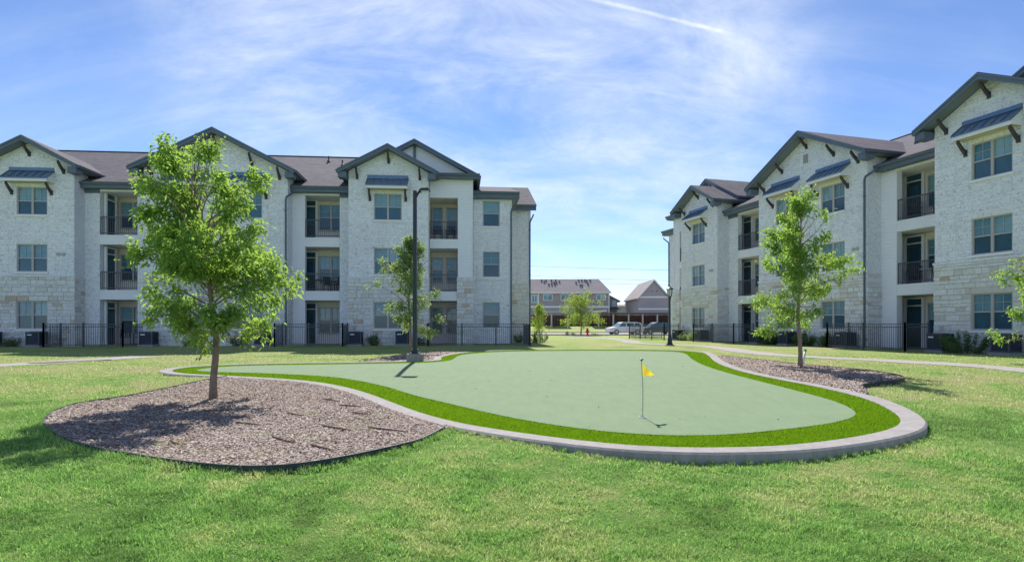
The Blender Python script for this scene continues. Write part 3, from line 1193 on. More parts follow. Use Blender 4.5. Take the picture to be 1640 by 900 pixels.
def bay(B, u0, u1, s, zap, wins, seed, single_stones=False, louvre=None, wb=6.5, brackets=(0,), awn=True):
    root = B
    w = -0.9
    uc = (u0 + u1) / 2
    half = (u1 - u0) / 2 + 0.48
    zt = lambda u: zap - s * abs(u - uc) - 0.25
    zc = zt(u0)
    holes = [(a, b, f + 0.90, f + 2.40) for (a, b) in wins for f in FL]
    m = MB()
    wall_holes(m, u0, u1, STONE_Z, zc, w, holes)
    m.quad((u0, w, zc), (u1, w, zc), (uc, w, zt(uc)))
    m.quad((u0, w, STONE_Z), (u0, w, zc), (u0, 0.3, zc), (u0, 0.3, STONE_Z))
    m.quad((u1, w, STONE_Z), (u1, 0.3, STONE_Z), (u1, 0.3, zc), (u1, w, zc))
    bw = m.build('bay_wall', WSTONE, root)
    chopped_stones(bw, u0, u1, STONE_Z + 0.1, zt(uc), w, holes + [(a - 0.08, b + 0.08, f + 0.79, f + 0.91) for (a, b) in wins for f in FL[1:]] + [(c_[0] - 0.28, c_[0] + 0.28, c_[1] - 0.35, c_[1] + 0.35) for c_ in ([louvre] if louvre else [])], seed + 400, zt)
    # lower courses: mortar bed and single stones on it
    m = MB()
    wall_holes(m, u0, u1, -0.3, STONE_Z, w, holes)
    m.quad((u0, w, -0.3), (u0, w, STONE_Z), (u0, 0.3, STONE_Z), (u0, 0.3, -0.3))
    m.quad((u1, w, -0.3), (u1, 0.3, -0.3), (u1, 0.3, STONE_Z), (u1, w, STONE_Z))
    base = m.build('stone_base', MORTAR, root)
    rects = stone_rects(u0 - 0.03, u1 + 0.03, 0.02, STONE_Z, holes, seed)
    if single_stones:
        for a, b, c, d, pr in rects:
            L = max(0.1, round((b - a) / 0.06) * 0.06)
            key = ('st', round(L, 2), round(d - c, 3), round(pr, 2))
            if key not in CACHE:
                q_ = MB()
                bevel_block(q_, 0, 1, 0, d - c, 0, round(pr, 2))
                CACHE[key] = q_.mesh('stone', LEDGE)
            o = link('stone', CACHE[key], base, (a, w, c))
            o.scale = (b - a, 1, 1)
    else:
        m = MB()
        for a, b, c, d, pr in rects:
            bevel_block(m, a, b, c, d, w, pr)
        o = m.build('ledge_stones', LEDGE, base)
        o['kind'] = 'stuff'
    m = MB()
    for sd, face in ((u0, -1), (u1, 1)):
        for a, b, c, d, pr in stone_rects(w, 0.28, 0.02, STONE_Z, [], seed + 50 + face):
            bevel_block(m, a, b, c, d, sd, min(pr, 0.035), 'u', face)
    o = m.build('corner_stones', LEDGE, base)
    o['kind'] = 'stuff'
    MB().box(u0 - 0.055, u1 + 0.055, w - 0.055, w + 0.03, STONE_Z - 0.01, STONE_Z + 0.10).build('band_course', WSTONE, root)
    for (a, b) in wins:
        for f in FL:
            window(root, a, b, f + 0.90, f + 2.40, w)
        if awn:
            awning(root, (a + b) / 2, w)
        # faint control joints either side of the window column
        j = MB()
        for u in (a - 0.42, b + 0.42):
            if u0 + 0.1 < u < u1 - 0.1:
                j.box(u - 0.009, u + 0.009, w - 0.004, w + 0.01, STONE_Z + 0.12, 8.6)
        if j.v:
            j.build('control_joint', MORTAR, root)
    ze = gable_roof(root, uc, half, zap, s, w - 0.62, wb)
    for k in brackets:
        for sg in ((-1, 1) if k else (1,)):
            u = uc + sg * k
            knee_bracket(root, u, w - 0.003, zt(u) - 0.10 - 0.02 * (k == 0), 0.50, 0.42)
    for sg in (-1, 1):       # boxed eave returns
        u = uc + sg * (half - 0.25)
        zr = zap - s * (half - 0.02) - 0.2
        MB().box(u - 0.24, u + 0.2, w - 0.58, w - 0.003, zr - 0.30, zr + 0.03).build('eave_return', TRIM, root)
        MB().box(min(uc + sg * (half - 0.48), uc + sg * (half - 0.03)), max(uc + sg * (half - 0.48), uc + sg * (half - 0.03)), w + 0.002, 2.0, zr - 0.06, zr - 0.02).build('side_soffit', SOFFIT, root)
    if louvre:
        a, z = louvre
        m = MB()
        m.box(a - 0.26, a + 0.26, w - 0.035, w - 0.002, z - 0.33, z - 0.27).box(a - 0.26, a + 0.26, w - 0.035, w - 0.002, z + 0.27, z + 0.33)
        m.box(a - 0.26, a - 0.2, w - 0.035, w - 0.002, z - 0.27, z + 0.27).box(a + 0.2, a + 0.26, w - 0.035, w - 0.002, z - 0.27, z + 0.27)
        lo = m.build('louvre_vent', WHITE, root)
        m = MB()
        for i in range(9):
            zz = z - 0.26 + i * 0.058
            m.add([(a - 0.2, w - 0.03, zz), (a + 0.2, w - 0.03, zz), (a + 0.2, w - 0.004, zz + 0.05), (a - 0.2, w - 0.004, zz + 0.05)], [(0, 1, 2, 3)])
        m.build('louvre_slats', FRAME, lo)
    # small wall vents
    m = MB()
    for z in (5.0, 1.0):
        for u in (u1 - 0.55, u1 - 0.8) if z > 2 else (u0 + 0.35, u1 - 0.35):
            m.box(u - 0.07, u + 0.07, w - 0.09, w - 0.045, z, z + 0.14 if z > 2 else z + 0.2)
    m.build('wall_vents', FRAME, root)


def recess(B, a, b, o0, o1, lk, rk, door_left=True, head=None, top=8.82, base_pier=None, depth=1.8, door_on=(0, 1, 2), eave=9.16, rail=(1, 2), win_twin=True, in_l=None, door_u=None, win=None, side_door=False):
    root = B
    head = head or HEAD
    il = o0 if in_l is None else in_l
    for (p, q_, kind) in ((a, o0, lk), (o1, b, rk)):
        if q_ - p < 0.02:
            continue
        if kind == 'siding':
            m = MB()
            m.box(p, q_, 0.0, 0.3, -0.2, top)
            m.build('pier', SIDING, root)
            m = MB()
            siding_boards(m, p, q_, 0.0, 0.02, top)
            m.build('siding', SIDING, root)
            MB().box(q_ - 0.1 if q_ == o0 else p, q_ if q_ == o0 else p + 0.1, -0.035, -0.002, 0.02, top).build('corner_board', WHITE, root)
        else:
            pr_ = MB().box(p, q_, 0.0, 0.3, -0.2, top).build('pier', WSTONE, root)
            chopped_stones(pr_, p, q_, 0.0, 8.6, 0.0, [], int(p * 10) + 900)
    # floor slabs and beams
    for i, z in enumerate(FL):
        lo = -0.2 if i == 0 else head[i - 1]
        m = MB().box(o0, o1, -0.012, 0.3, lo, z).box(il, o1, 0.301, depth, lo, z)
        sl = m.build('balcony_floor' if i else 'patio_floor', WHITE if i else CONC, root)
        if i:
            MB().box(o0 + 0.002, o1 - 0.002, -0.03, -0.0125, z - 0.12, z - 0.02).box(o0 + 0.002, o1 - 0.002, -0.03, -0.0125, lo + 0.0, lo + 0.16).build('beam_trim', WHITE, sl)
        if i in rail:
            link('railing', railing_mesh(o1 - o0 - 0.02), sl, (o0 + 0.01, 0.04, z))
    MB().box(o0, o1, -0.012, 0.3, head[2], top).box(il, o1, 0.301, depth, head[2], top).build('beam', SIDING, root)
    # back and side walls of the recess
    m = MB()
    m.box(il - 0.3, o1 + 0.3, depth, depth + 0.2, -0.2, top)
    m.build('recess_wall', TAN, root)
    m = MB()
    for i, z in enumerate(FL):
        siding_boards(m, il, o1, depth, z, head[i])
        siding_side(m, il, 0.3, depth, z, head[i], 1)
        siding_side(m, o1, 0.3, depth, z, head[i], -1)
    m.box(il - 0.15, il - 0.001, 0.3, depth, -0.2, top).box(o1 + 0.001, o1 + 0.15, 0.3, depth, -0.2, top)
    m.build('recess_siding', TAN, root)
    W = o1 - o0
    for i, z in enumerate(FL):
        if side_door:
            d_ = door(root, 0, z, 0)
            d_.rotation_euler = (0, 0, R(90))
            d_.location = (o0 + 0.115, 0.42, z)
            a0, a1 = win
        else:
            door(root, door_u, z, depth - 0.022)
            a0, a1 = win
        window(root, a0, a1, z + 0.62, z + 2.18, depth - 0.19, twin=win_twin and a1 - a0 > 1.0, sill=False, trim=None)
    eave_strip(root, a, b, -0.42, eave)
    MB().box(a, b, -0.278, -0.013, 8.84, 8.88).build('soffit', SOFFIT, root)
    if lk == 'stone':
        MB().box(a, o0, -0.05, -0.002, 8.60, 8.838).build('frieze', TRIM, root)
    if rk == 'stone':
        MB().box(o1, b, -0.05, -0.002, 8.60, 8.838).build('frieze', TRIM, root)


def main_roof(root, u0, u1, hip_u, hip_side, we=-0.42, ze=9.16, wr=9.0, zr=13.4):
    wbk = 2 * wr - we
    m = MB()
    if hip_side > 0:
        vs = [(u0, we, ze), (u1, we, ze), (u1, wbk, ze), (u0, wbk, ze), (u0, wr, zr), (hip_u, wr, zr)]
        fs = [(0, 1, 5, 4), (1, 2, 5), (2, 3, 4, 5), (3, 0, 4), (0, 3, 2, 1)]
    else:
        vs = [(u0, we, ze), (u1, we, ze), (u1, wbk, ze), (u0, wbk, ze), (hip_u, wr, zr), (u1, wr, zr)]
        fs = [(0, 1, 5, 4), (1, 2, 5), (2, 3, 4, 5), (3, 0, 4), (0, 3, 2, 1)]
    m.add(vs, fs)
    ro = m.build('roof', SHINGLE, root)
    m = MB()
    a, b = (u0, hip_u) if hip_side > 0 else (hip_u, u1)
    m.box(a, b, wr - 0.12, wr + 0.12, zr - 0.03, zr + 0.03)
    m.build('ridge_cap', SHINGLE, ro)
    return ro, (lambda w: ze + (zr - ze) * (w - we) / (wr - we))


def roof_vent(ro, u, w, z, kind=0):
    m = MB()
    if kind == 0:
        m.lathe([(0.14, -0.1), (0.10, 0.12), (0.05, 0.16), (0.05, 0.42), (0.06, 0.42)], 10)
    else:
        m.box(-0.2, 0.2, -0.16, 0.2, -0.1, 0.14)
    m.build('vent_pipe' if kind == 0 else 'box_vent', METAL, ro, loc=(u, w, z))


def end_wing(root, s, u_pier0, o_a, o_b, u_end, E1, F1, g4c, g4half, wb_g=10):
    """siding block with its own gable, the stone wing E beside it and the set-back end F; s=+1 to the right, -1 to the left."""
    X = lambda a, b: (min(a, b), max(a, b))
    top = 9.78
    # block front piers
    p0, p1 = X(o_b, u_end)
    MB().box(p0, p1, 0.0, 0.3, -0.2, top).build('pier', SIDING, root)
    m = MB()
    siding_boards(m, p0, p1, 0.0, 4.05, top)
    m.build('siding', SIDING, root)
    o0, o1 = X(o_a, o_b)
    m = MB()
    m.box(o0, o1, 0.0, 0.3, HEAD[2], top)
    m.build('beam', SIDING, root)
    m = MB()
    siding_boards(m, o0, o1, 0.0, HEAD[2] + 0.0, top)
    m.build('siding', SIDING, root)
    ce = u_end
    MB().box(*X(ce, ce - s * 0.1), -0.035, -0.024, 4.05, top).build('corner_board', WHITE, root)
    m = MB()
    base = MB().box(p0 - 0.04, p1 + 0.04, -0.06, 0.25, -0.2, 4.05).build('stone_base', MORTAR, root)
    for a, b, c, d, pr in stone_rects(p0 - 0.06, p1 + 0.06, 0.02, 4.05, [], 91):
        bevel_block(m, a, b, c, d, -0.06, pr)
    ob = m.build('ledge_stones', LEDGE, base)
    ob['kind'] = 'stuff'
    for i, z in enumerate(FL):
        lo = -0.2 if i == 0 else HEAD[i - 1]
        sl = MB().box(o0, o1, -0.012, 1.8, lo, z).build('balcony_floor' if i else 'patio_floor', WHITE if i else CONC, root)
        if i:
            link('railing', railing_mesh(o1 - o0 - 0.02), sl, (o0 + 0.01, 0.04, z))
    MB().box(o0 - 0.3, o1 + 0.3, 1.8, 2.0, -0.2, top).build('recess_wall', TAN, root)
    m = MB()
    for i, z in enumerate(FL):
        siding_boards(m, o0, o1, 1.8, z, HEAD[i])
        siding_side(m, o0, 0.3, 1.8, z, HEAD[i], 1)
        siding_side(m, o1, 0.3, 1.8, z, HEAD[i], -1)
    m.box(o0 - 0.15, o0 - 0.001, 0.3, 1.8, -0.2, top).box(o1 + 0.001, o1 + 0.15, 0.3, 1.8, -0.2, top).box(o0, o1, 0.3, 1.8, HEAD[2], HEAD[2] + 0.1)
    m.build('recess_siding', TAN, root)
    for i, z in enumerate(FL):
        W = o1 - o0
        window(root, o0 + 0.05, o0 + 0.72, z + 0.62, z + 2.18, 1.61, twin=False, sill=False)
        window(root, o0 + 0.94, o0 + 1.61, z + 0.62, z + 2.18, 1.61, twin=False, sill=False)
    # side wall of the block
    m = MB()
    m.box(*X(u_end, u_end - s * 0.2), 0.3, 1.2, -0.2, top)
    siding_side(m, u_end, 0.0, 1.1, 0.02, top, s)
    m.build('side_siding', SIDING, root)
    # its gable, set back over a skirt roof
    gable_roof(root, g4c, g4half, 12.30, 0.53, 0.55, wb_g)
    gz = lambda u: 12.30 - 0.53 * abs(u - g4c) - 0.24
    hh = g4half - 0.45
    m = MB()
    m.extr_y([(g4c - hh, gz(g4c - hh)), (g4c - hh, 9.3), (g4c + hh, 9.3), (g4c + hh, gz(g4c + hh)), (g4c, gz(g4c))], 1.0, 1.2)
    m.build('gable_wall', SIDING, root)
    MB().box(g4c - 0.07, g4c + 0.07, 0.90, 0.998, 11.0, 12.0).build('gable_post', TRIM, root)
    sk0, sk1 = X(o_a, u_end + s * 0.4)
    MB().extr_x([(-0.45, 10.06), (1.0, 10.40), (1.0, 10.30), (-0.45, 9.98)], sk0, sk1).build('skirt_roof', SHINGLE, root)
    eave_strip(root, sk0, sk1, -0.45, 10.06, 0.30)
    MB().box(sk0, sk1, -0.31, 0.0, 9.79, 9.83).build('soffit', SOFFIT, root)
    MB().box(*X(u_end + s * 0.40, u_end + s * 0.26), -0.31, 3.0, 9.74, 10.03).build('side_fascia', TRIM, root)
    MB().extr_x([(-0.3, 9.9), (1.0, 10.27), (4.0, 10.27), (4.0, 9.9)], *X(u_end + s * 0.02, u_end + s * 0.25)).build('skirt_side', TRIM, root)
    # wing E
    e0, e1 = X(u_end, E1)
    hol = [(u_end + s * 0.62 - (0 if s > 0 else 1.03), u_end + s * 0.62 + (1.03 if s > 0 else 0), f + 0.95, f + 2.50) for f in FL]
    m = MB()
    wall_holes(m, e0, e1, STONE_Z + 0.1, 8.9, 1.0, hol)
    ww = m.build('wing_wall', WSTONE, root)
    chopped_stones(ww, e0, e1, STONE_Z + 0.2, 8.85, 1.0, hol, 461)
    chopped_stones(ww, e0, e1, 0.0, STONE_Z + 0.09, 1.0, hol, 462)
    m = MB()
    wall_holes(m, e0, e1, -0.3, STONE_Z + 0.1, 1.0, hol)
    m.build('wing_wall', WSTONE, root)
    MB().box(e0, e1, 0.94, 1.03, STONE_Z + 0.09, STONE_Z + 0.20).build('band_course', WSTONE, root)
    for h in hol:
        window(root, h[0], h[1], h[2], h[3], 1.0, twin=False)
    m = MB()
    a = E1
    if s > 0:
        m.quad((a, 1.0, -0.3), (a, 4.6, -0.3), (a, 4.6, 8.9), (a, 1.0, 8.9))
    else:
        m.quad((a, 1.0, -0.3), (a, 1.0, 8.9), (a, 4.6, 8.9), (a, 4.6, -0.3))
    m.build('wing_side_wall', WSTONE, root)
    x0, x1 = X(u_end + s * 0.02, E1 + s * 0.42)
    eave_strip(root, x0, x1, 0.58, 9.28, 0.40)
    MB().box(x0, x1, 0.72, 0.998, 8.86, 8.90).build('soffit', SOFFIT, root)
    MB().box(*X(E1 + s * 0.42, E1 + s * 0.30), 0.725, 4.4, 8.88, 9.25).build('side_fascia', TRIM, root)
    MB().extr_x([(0.56, 9.27), (9.0, 11.50), (9.0, 11.40), (0.56, 9.20)], x0, x1).build('wing_roof', SHINGLE, root)
    MB().box(*X(E1 + s * 0.002, E1 + s * 0.298), 0.99, 4.5, 8.9, 8.94).build('side_soffit', SOFFIT, root)
    # set-back end F
    f0, f1 = X(E1 - s * 0.3, F1)
    fw_ = MB().box(f0, f1, 4.5, 15.0, STONE_Z + 0.1, 8.9).build('end_wall', WSTONE, root)
    chopped_stones(fw_, f0, f1, STONE_Z + 0.1, 8.85, 4.5, [], 463)
    base = MB().box(f0 - 0.0, f1 + 0.0, 4.48, 15.0, -0.3, STONE_Z + 0.1).build('stone_base', MORTAR, root)
    m = MB()
    for a, b, c, d, pr in stone_rects(f0, f1, 0.02, STONE_Z + 0.1, [], 97):
        bevel_block(m, a, b, c, d, 4.48, pr)
    ob = m.build('ledge_stones', LEDGE, base)
    ob['kind'] = 'stuff'
    x0, x1 = X(E1 + s * 0.425, F1 + s * 0.32)
    eave_strip(root, x0, x1, 4.08, 9.24, 0.38)
    xr0, xr1 = X(u_end - s * 3.0, F1 + s * 0.34)
    MB().extr_x([(4.06, 9.23), (9.0, 11.49), (13.9, 9.23), (13.9, 9.13), (9.0, 11.35), (4.06, 9.13)], xr0, xr1).build('end_roof', SHINGLE, root)
    MB().extr_x([(4.5, 8.9), (4.5, 9.2), (9.0, 11.3), (13.5, 9.2), (13.5, 8.9)], f0 + 0.02, f1 - 0.02).build('end_gable', SIDING, root)
    downspout(root, E1 - s * 0.05, 1.0, 8.6, kick=(s * 0.28, -0.4))
    downspout(root, F1 - s * 0.06, 4.5, 8.5, kick=(s * 0.2, -0.35))


def building(name, origin, rz, label, mirror):
    root = empty(name, (origin[0], origin[1], 0.0), rz)
    tag(root, label, 'building')
    return root


# --- left building
LO, LA = (-22.05, 33.25), R(5.025)
BL = building('apartment_building', LO, LA, 'long pale stone three storey apartment block left of the putting green', False)
bay(BL, -6.34, -1.79, 0.53, 11.30, [(-4.72, -3.17)], 11, brackets=(0, 1.75))
recess(BL, -1.79, 1.79, -0.99, 1.03, 'stone', 'siding', side_door=True, win=(-0.80, 0.62))
bay(BL, 1.79, 9.47, 0.50, 12.0, [(3.30, 4.85), (6.53, 8.08)], 12, louvre=(5.63, 10.55), brackets=(0, 1.9, 3.4), wb=7.5)
recess(BL, 9.47, 12.79, 10.18, 12.13, 'siding', 'stone', in_l=9.5, door_u=9.55, win=(10.62, 12.05), depth=1.6)
bay(BL, 12.79, 17.27, 0.53, 11.36, [(14.21, 15.76)], 13, brackets=(0, 1.75))
end_wing(BL, 1, 17.27, 17.29, 18.93, 19.82, 22.22, 23.79, 16.35, 3.85)
ro, rz_ = main_roof(BL, -18, 17.2, 13.6, 1)
for u, w, k in ((0.3, 5.2, 0), (10.0, 7.0, 0), (11.2, 5.6, 0), (12.0, 6.9, 0), (-1.5, 7.0, 0)):
    roof_vent(ro, u, w, rz_(w), k)
for u, w in ((1.60, -0.0), (9.38, -0.9)):
    downspout(BL, u, w - 0.025 if w == 0 else w - 0.05, 8.7, kick=(0.3, 0.45) if w < 0 else None)
MB().box(-18, 17.0, 2.01, 17.8, -0.3, 9.14).build('core_walls', SIDING, BL)
MB().box(16.8, 22.0, 4.8, 15, -0.3, 9.1).build('core_walls', SIDING, BL)
m = MB()
m.box(-18, -6.36, 0.0, 2.0, -0.3, 8.82)
siding_boards(m, -18, -6.36, 0.0, 0.02, 8.82)
m.build('side_siding', SIDING, BL)
eave_strip(BL, -18, -6.36, -0.42, 9.16)

# --- right building
RO, RA = (18.69, 28.83), R(-73.862)
BR = building('apartment_building', RO, RA, 'pale stone three storey apartment block on the right, seen at an angle', True)
bay(BR, 2.64, 7.22, 0.53, 11.32, [(4.22, 5.78)], 21, single_stones=True, brackets=(0, 1.75))
recess(BR, -0.83, 2.64, 0.04, 2.06, 'siding', 'stone', in_l=-0.80, door_u=-0.70, win=(0.48, 1.95), depth=1.5)
bay(BR, -8.75, -0.83, 0.50, 12.05, [(-7.25, -5.70), (-3.77, -2.20)], 22, louvre=(-4.85, 10.55), brackets=(0, 1.9, 3.45), wb=7.5)
recess(BR, -12.98, -8.75, -11.96, -9.60, 'stone', 'siding', in_l=-12.95, door_u=-12.86, win=(-11.6, -10.1), depth=1.2)
bay(BR, -17.50, -12.98, 0.53, 11.38, [(-16.05, -14.48)], 23, brackets=(0, 1.75))
end_wing(BR, -1, -17.50, -17.52, -19.15, -20.05, -22.45, -24.0, -16.5, 3.85)
ro, rz_ = main_roof(BR, -17.4, 22, -13.8, -1)
for u, w, k in ((-1.6, 3.2, 0), (0.6, 5.2, 1), (-10.5, 6, 0), (1.0, 6.5, 0)):
    roof_vent(ro, u, w, rz_(w), k)
downspout(BR, -0.93, -0.93, 8.9, kick=(0.35, 0.42))
downspout(BR, -8.86, -0.03, 8.7)
MB().box(-17.2, 22, 2.01, 17.8, -0.3, 9.14).build('core_walls', SIDING, BR)
MB().box(-22, -17.0, 4.8, 15, -0.3, 9.1).build('core_walls', SIDING, BR)
gable_roof(BR, 8.6, 3.95, 13.45, 0.53, 0.55, 10)
m = MB()
m.extr_y([(5.2, 11.4), (5.2, 9.3), (12, 9.3), (12, 11.4), (8.6, 13.15)], 1.0, 1.2)
m.build('gable_wall', SIDING, BR)
m = MB()
m.box(7.24, 22, 0.0, 2.0, -0.3, 8.82)
siding_boards(m, 7.24, 22, 0.0, 0.02, 8.82)
m.build('side_siding', SIDING, BR)
eave_strip(BR, 7.24, 22, -0.42, 9.16)


def LW(u, w, z=0.0, B='L'):
    O, A = (LO, LA) if B == 'L' else (RO, RA)
    c, s_ = math.cos(A), math.sin(A)
    x, y = O[0] + u * c - w * s_, O[1] + u * s_ + w * c
    return (x, y, z if z else float(zl(x, y)))


# ------------------------------------------------------------------ patio fences
def fence(pts, B, label, gate_extra=()):
    """runs of black steel fence through local (u, w) points"""
    P = [Vector(LW(u, w, 0.0, B)) for u, w in pts]
    root = empty('patio_fence', P[0])
    tag(root, label, 'fence', 'black steel patio fences')
    pk = MB()
    for a, b in zip(P, P[1:]):
        d = (b - a)
        L = d.length
        d.normalize()
        nseg = max(1, round(L / 1.9))
        z0 = max(a.z, b.z) - 0.02
        n = max(2, int(L / 0.11))
        for i in range(n + 1):
            c = a + d * (L * i / n) - P[0]
            pk.box(c.x - 0.008, c.x + 0.008, c.y - 0.008, c.y + 0.008, z0 + 0.06 - P[0].z, z0 + 1.18 - P[0].z)
        for z in (0.12, 1.06, 1.20):
            s_ = Vector((-d.y, d.x, 0)) * 0.016
            q0, q1 = a - P[0], b - P[0]
            zz = z0 + z - P[0].z
            vs = [(q0 - s_), (q0 + s_), (q1 + s_), (q1 - s_)]
            pk.add([(v.x, v.y, zz) for v in vs] + [(v.x, v.y, zz + 0.035) for v in vs], [(0, 1, 2, 3), (4, 7, 6, 5), (0, 4, 5, 1), (1, 5, 6, 2), (2, 6, 7, 3), (3, 7, 4, 0)])
        for i in range(nseg + 1):
            c = a + d * (L * i / nseg) - P[0]
            MB().box(-0.032, 0.032, -0.032, 0.032, -0.2, z0 - P[0].z + 1.26).box(-0.04, 0.04, -0.04, 0.04, z0 - P[0].z + 1.26, z0 - P[0].z + 1.285).build('post', METAL, root, loc=(c.x, c.y, 0))
    o = pk.build('pickets', METAL, root)
    o['kind'] = 'stuff'


fence([(-2.45, -0.95), (-2.45, -2.3), (1.45, -2.3), (1.45, -0.05)], 'L', 'black steel patio fence left of the big tree, with chairs behind it')
fence([(9.2, -0.95), (9.2, -2.4), (12.75, -2.4), (12.75, -0.95)], 'L', 'black steel patio fence left of the light pole, before the dark patio door')
fence([(17.3, -0.95), (17.3, -2.3), (22.9, -2.6), (22.9, 0.6)], 'L', 'long black steel fence at the right end of the left block')
fence([(-1.9, -0.95), (-1.9, -2.3), (2.4, -2.3), (2.4, -0.95)], 'R', 'black steel patio fence at the right block, below the furnished balconies')
fence([(-13.6, -0.95), (-13.6, -2.4), (-9.2, -2.4), (-9.2, -0.95)], 'R', 'black steel patio fence at the right block, behind the small right tree')
fence([(-23.5, 0.9), (-23.5, -2.2), (-17.8, -2.2), (-17.8, -0.95)], 'R', 'black steel fence at the far corner of the right block, beside the lamp post')


# ------------------------------------------------------------------ condenser units
def ac_unit():
    root = empty('condenser_unit')
    W, D, H = 0.78, 0.78, 0.80
    m = MB()
    for x in (-W / 2, W / 2 - 0.06):
        for y in (-D / 2, D / 2 - 0.06):
            m.box(x, x + 0.06, y, y + 0.06, 0.06, H)
    m.box(-W / 2 - 0.01, W / 2 + 0.01, -D / 2 - 0.01, D / 2 + 0.01, H, H + 0.05)
    m.box(-W / 2, W / 2, -D / 2, D / 2, 0.04, 0.10)
    m.build('cabinet', ACM, root)
    m = MB()
    m.box(-W / 2 + 0.05, W / 2 - 0.05, -D / 2 + 0.05, D / 2 - 0.05, 0.1, H - 0.002)
    for i in range(13):
        z = 0.13 + i * 0.05
        m.add([(-W / 2 + 0.06, -D / 2 + 0.045, z), (W / 2 - 0.06, -D / 2 + 0.045, z), (W / 2 - 0.06, -D / 2 + 0.008, z + 0.03), (-W / 2 + 0.06, -D / 2 + 0.008, z + 0.03)], [(0, 1, 2, 3)])
        for x, sg in ((-W / 2, 1), (W / 2, -1)):
            m.add([(x + sg * 0.045, -D / 2 + 0.06, z), (x + sg * 0.045, D / 2 - 0.06, z), (x + sg * 0.008, D / 2 - 0.06, z + 0.03), (x + sg * 0.008, -D / 2 + 0.06, z + 0.03)], [(0, 1, 2, 3)])
    m.build('louvres', ACM, root)
    m = MB()
    for r_ in (0.1, 0.2, 0.3):
        m.tube([(r_ * math.cos(a * math.pi / 10), r_ * math.sin(a * math.pi / 10), H + 0.07) for a in range(21)], 0.008, 5)
    for a in range(8):
        m.tube([(0, 0, H + 0.08), (0.33 * math.cos(a * math.pi / 4), 0.33 * math.sin(a * math.pi / 4), H + 0.06)], 0.007, 5)
    m.build('fan_guard', METAL, root)
    MB().box(-W / 2 + 0.10, -W / 2 + 0.36, -D / 2 - 0.012, -D / 2 + 0.002, H - 0.16, H - 0.09).build('name_plate', PLATE, root)
    MB().box(-W / 2 - 0.06, W / 2 + 0.06, -D / 2 - 0.06, D / 2 + 0.06, -0.12, 0.038).build('pad', CONC, root)
    return root


ac0 = ac_unit()
acs = [('L', -5.6, 'dark condenser unit at the left edge of the picture'),
       ('L', -3.30, 'dark condenser unit between a low shrub and the leftmost patio fence'),
       ('L', 2.35, 'dark condenser unit right of the leftmost patio fence, half behind the big tree'),
       ('L', 8.3, 'dark condenser unit between the big tree and the middle patio fence'),
       ('L', 13.3, 'dark condenser unit just right of the middle patio fence on the left block'),
       ('L', 15.85, 'dark condenser unit just left of the light pole'),
       ('R', 3.35, 'dark condenser unit at the corner of the nearest right bay, left of a wide shrub'),
       ('R', 5.95, 'dark condenser unit at the right edge of the picture'),
       ('R', -1.55, 'dark condenser unit behind the near end of the right block fence'),
       ('R', -5.6, 'dark condenser unit directly behind the right tree trunk'),
       ('R', -8.1, 'dark condenser unit right of the recessed dark door on the right block'),
       ('R', -14.0, 'dark condenser unit left of the far patio fence on the right block'),
       ('R', -16.9, 'dark condenser unit nearest the lamp post on the right block')]
for i, (B, u, lab) in enumerate(acs):
    o = ac0 if i == 0 else copy_tree(ac0)
    p = LW(u, -1.5, 0, B)
    o.location = (p[0], p[1], p[2] + 0.06)
    o.rotation_euler = (0, 0, (LA if B == 'L' else RA))
    o.scale = (0.88, 0.88, 0.86)
    tag(o, lab, 'condenser', 'condenser units along the walls')


# ------------------------------------------------------------------ leaves, trees, shrubs
def leaf_mesh(name, pos, dirs, ln, wd, mat, rs, droop=0.25):
    n = len(pos)
    d = dirs / (np.linalg.norm(dirs, axis=1)[:, None] + 1e-9)
    up = rs.normal(size=(n, 3)) * 0.75 + np.array([0, 0, 0.9])
    s = np.cross(d, up)
    s /= np.linalg.norm(s, axis=1)[:, None] + 1e-9
    nrm = np.cross(s, d)
    L = (ln * rs.uniform(0.65, 1.25, n))[:, None]
    Wd = (wd * rs.uniform(0.75, 1.25, n))[:, None]
    mid = pos + d * L * 0.45
    tip = pos + d * L - np.array([0, 0, 1.0]) * L * droop
    v = np.empty((n, 4, 3))
    v[:, 0] = pos
    v[:, 1] = mid + s * Wd * 0.5 + nrm * Wd * 0.12
    v[:, 2] = tip
    v[:, 3] = mid - s * Wd * 0.5 + nrm * Wd * 0.12
    b = np.arange(n)[:, None] * 4
    f = np.concatenate([b + [0, 1, 2], b + [0, 2, 3]], 1).reshape(-1)
    return np_mesh(name, v.reshape(-1, 3), f, 3, mat)


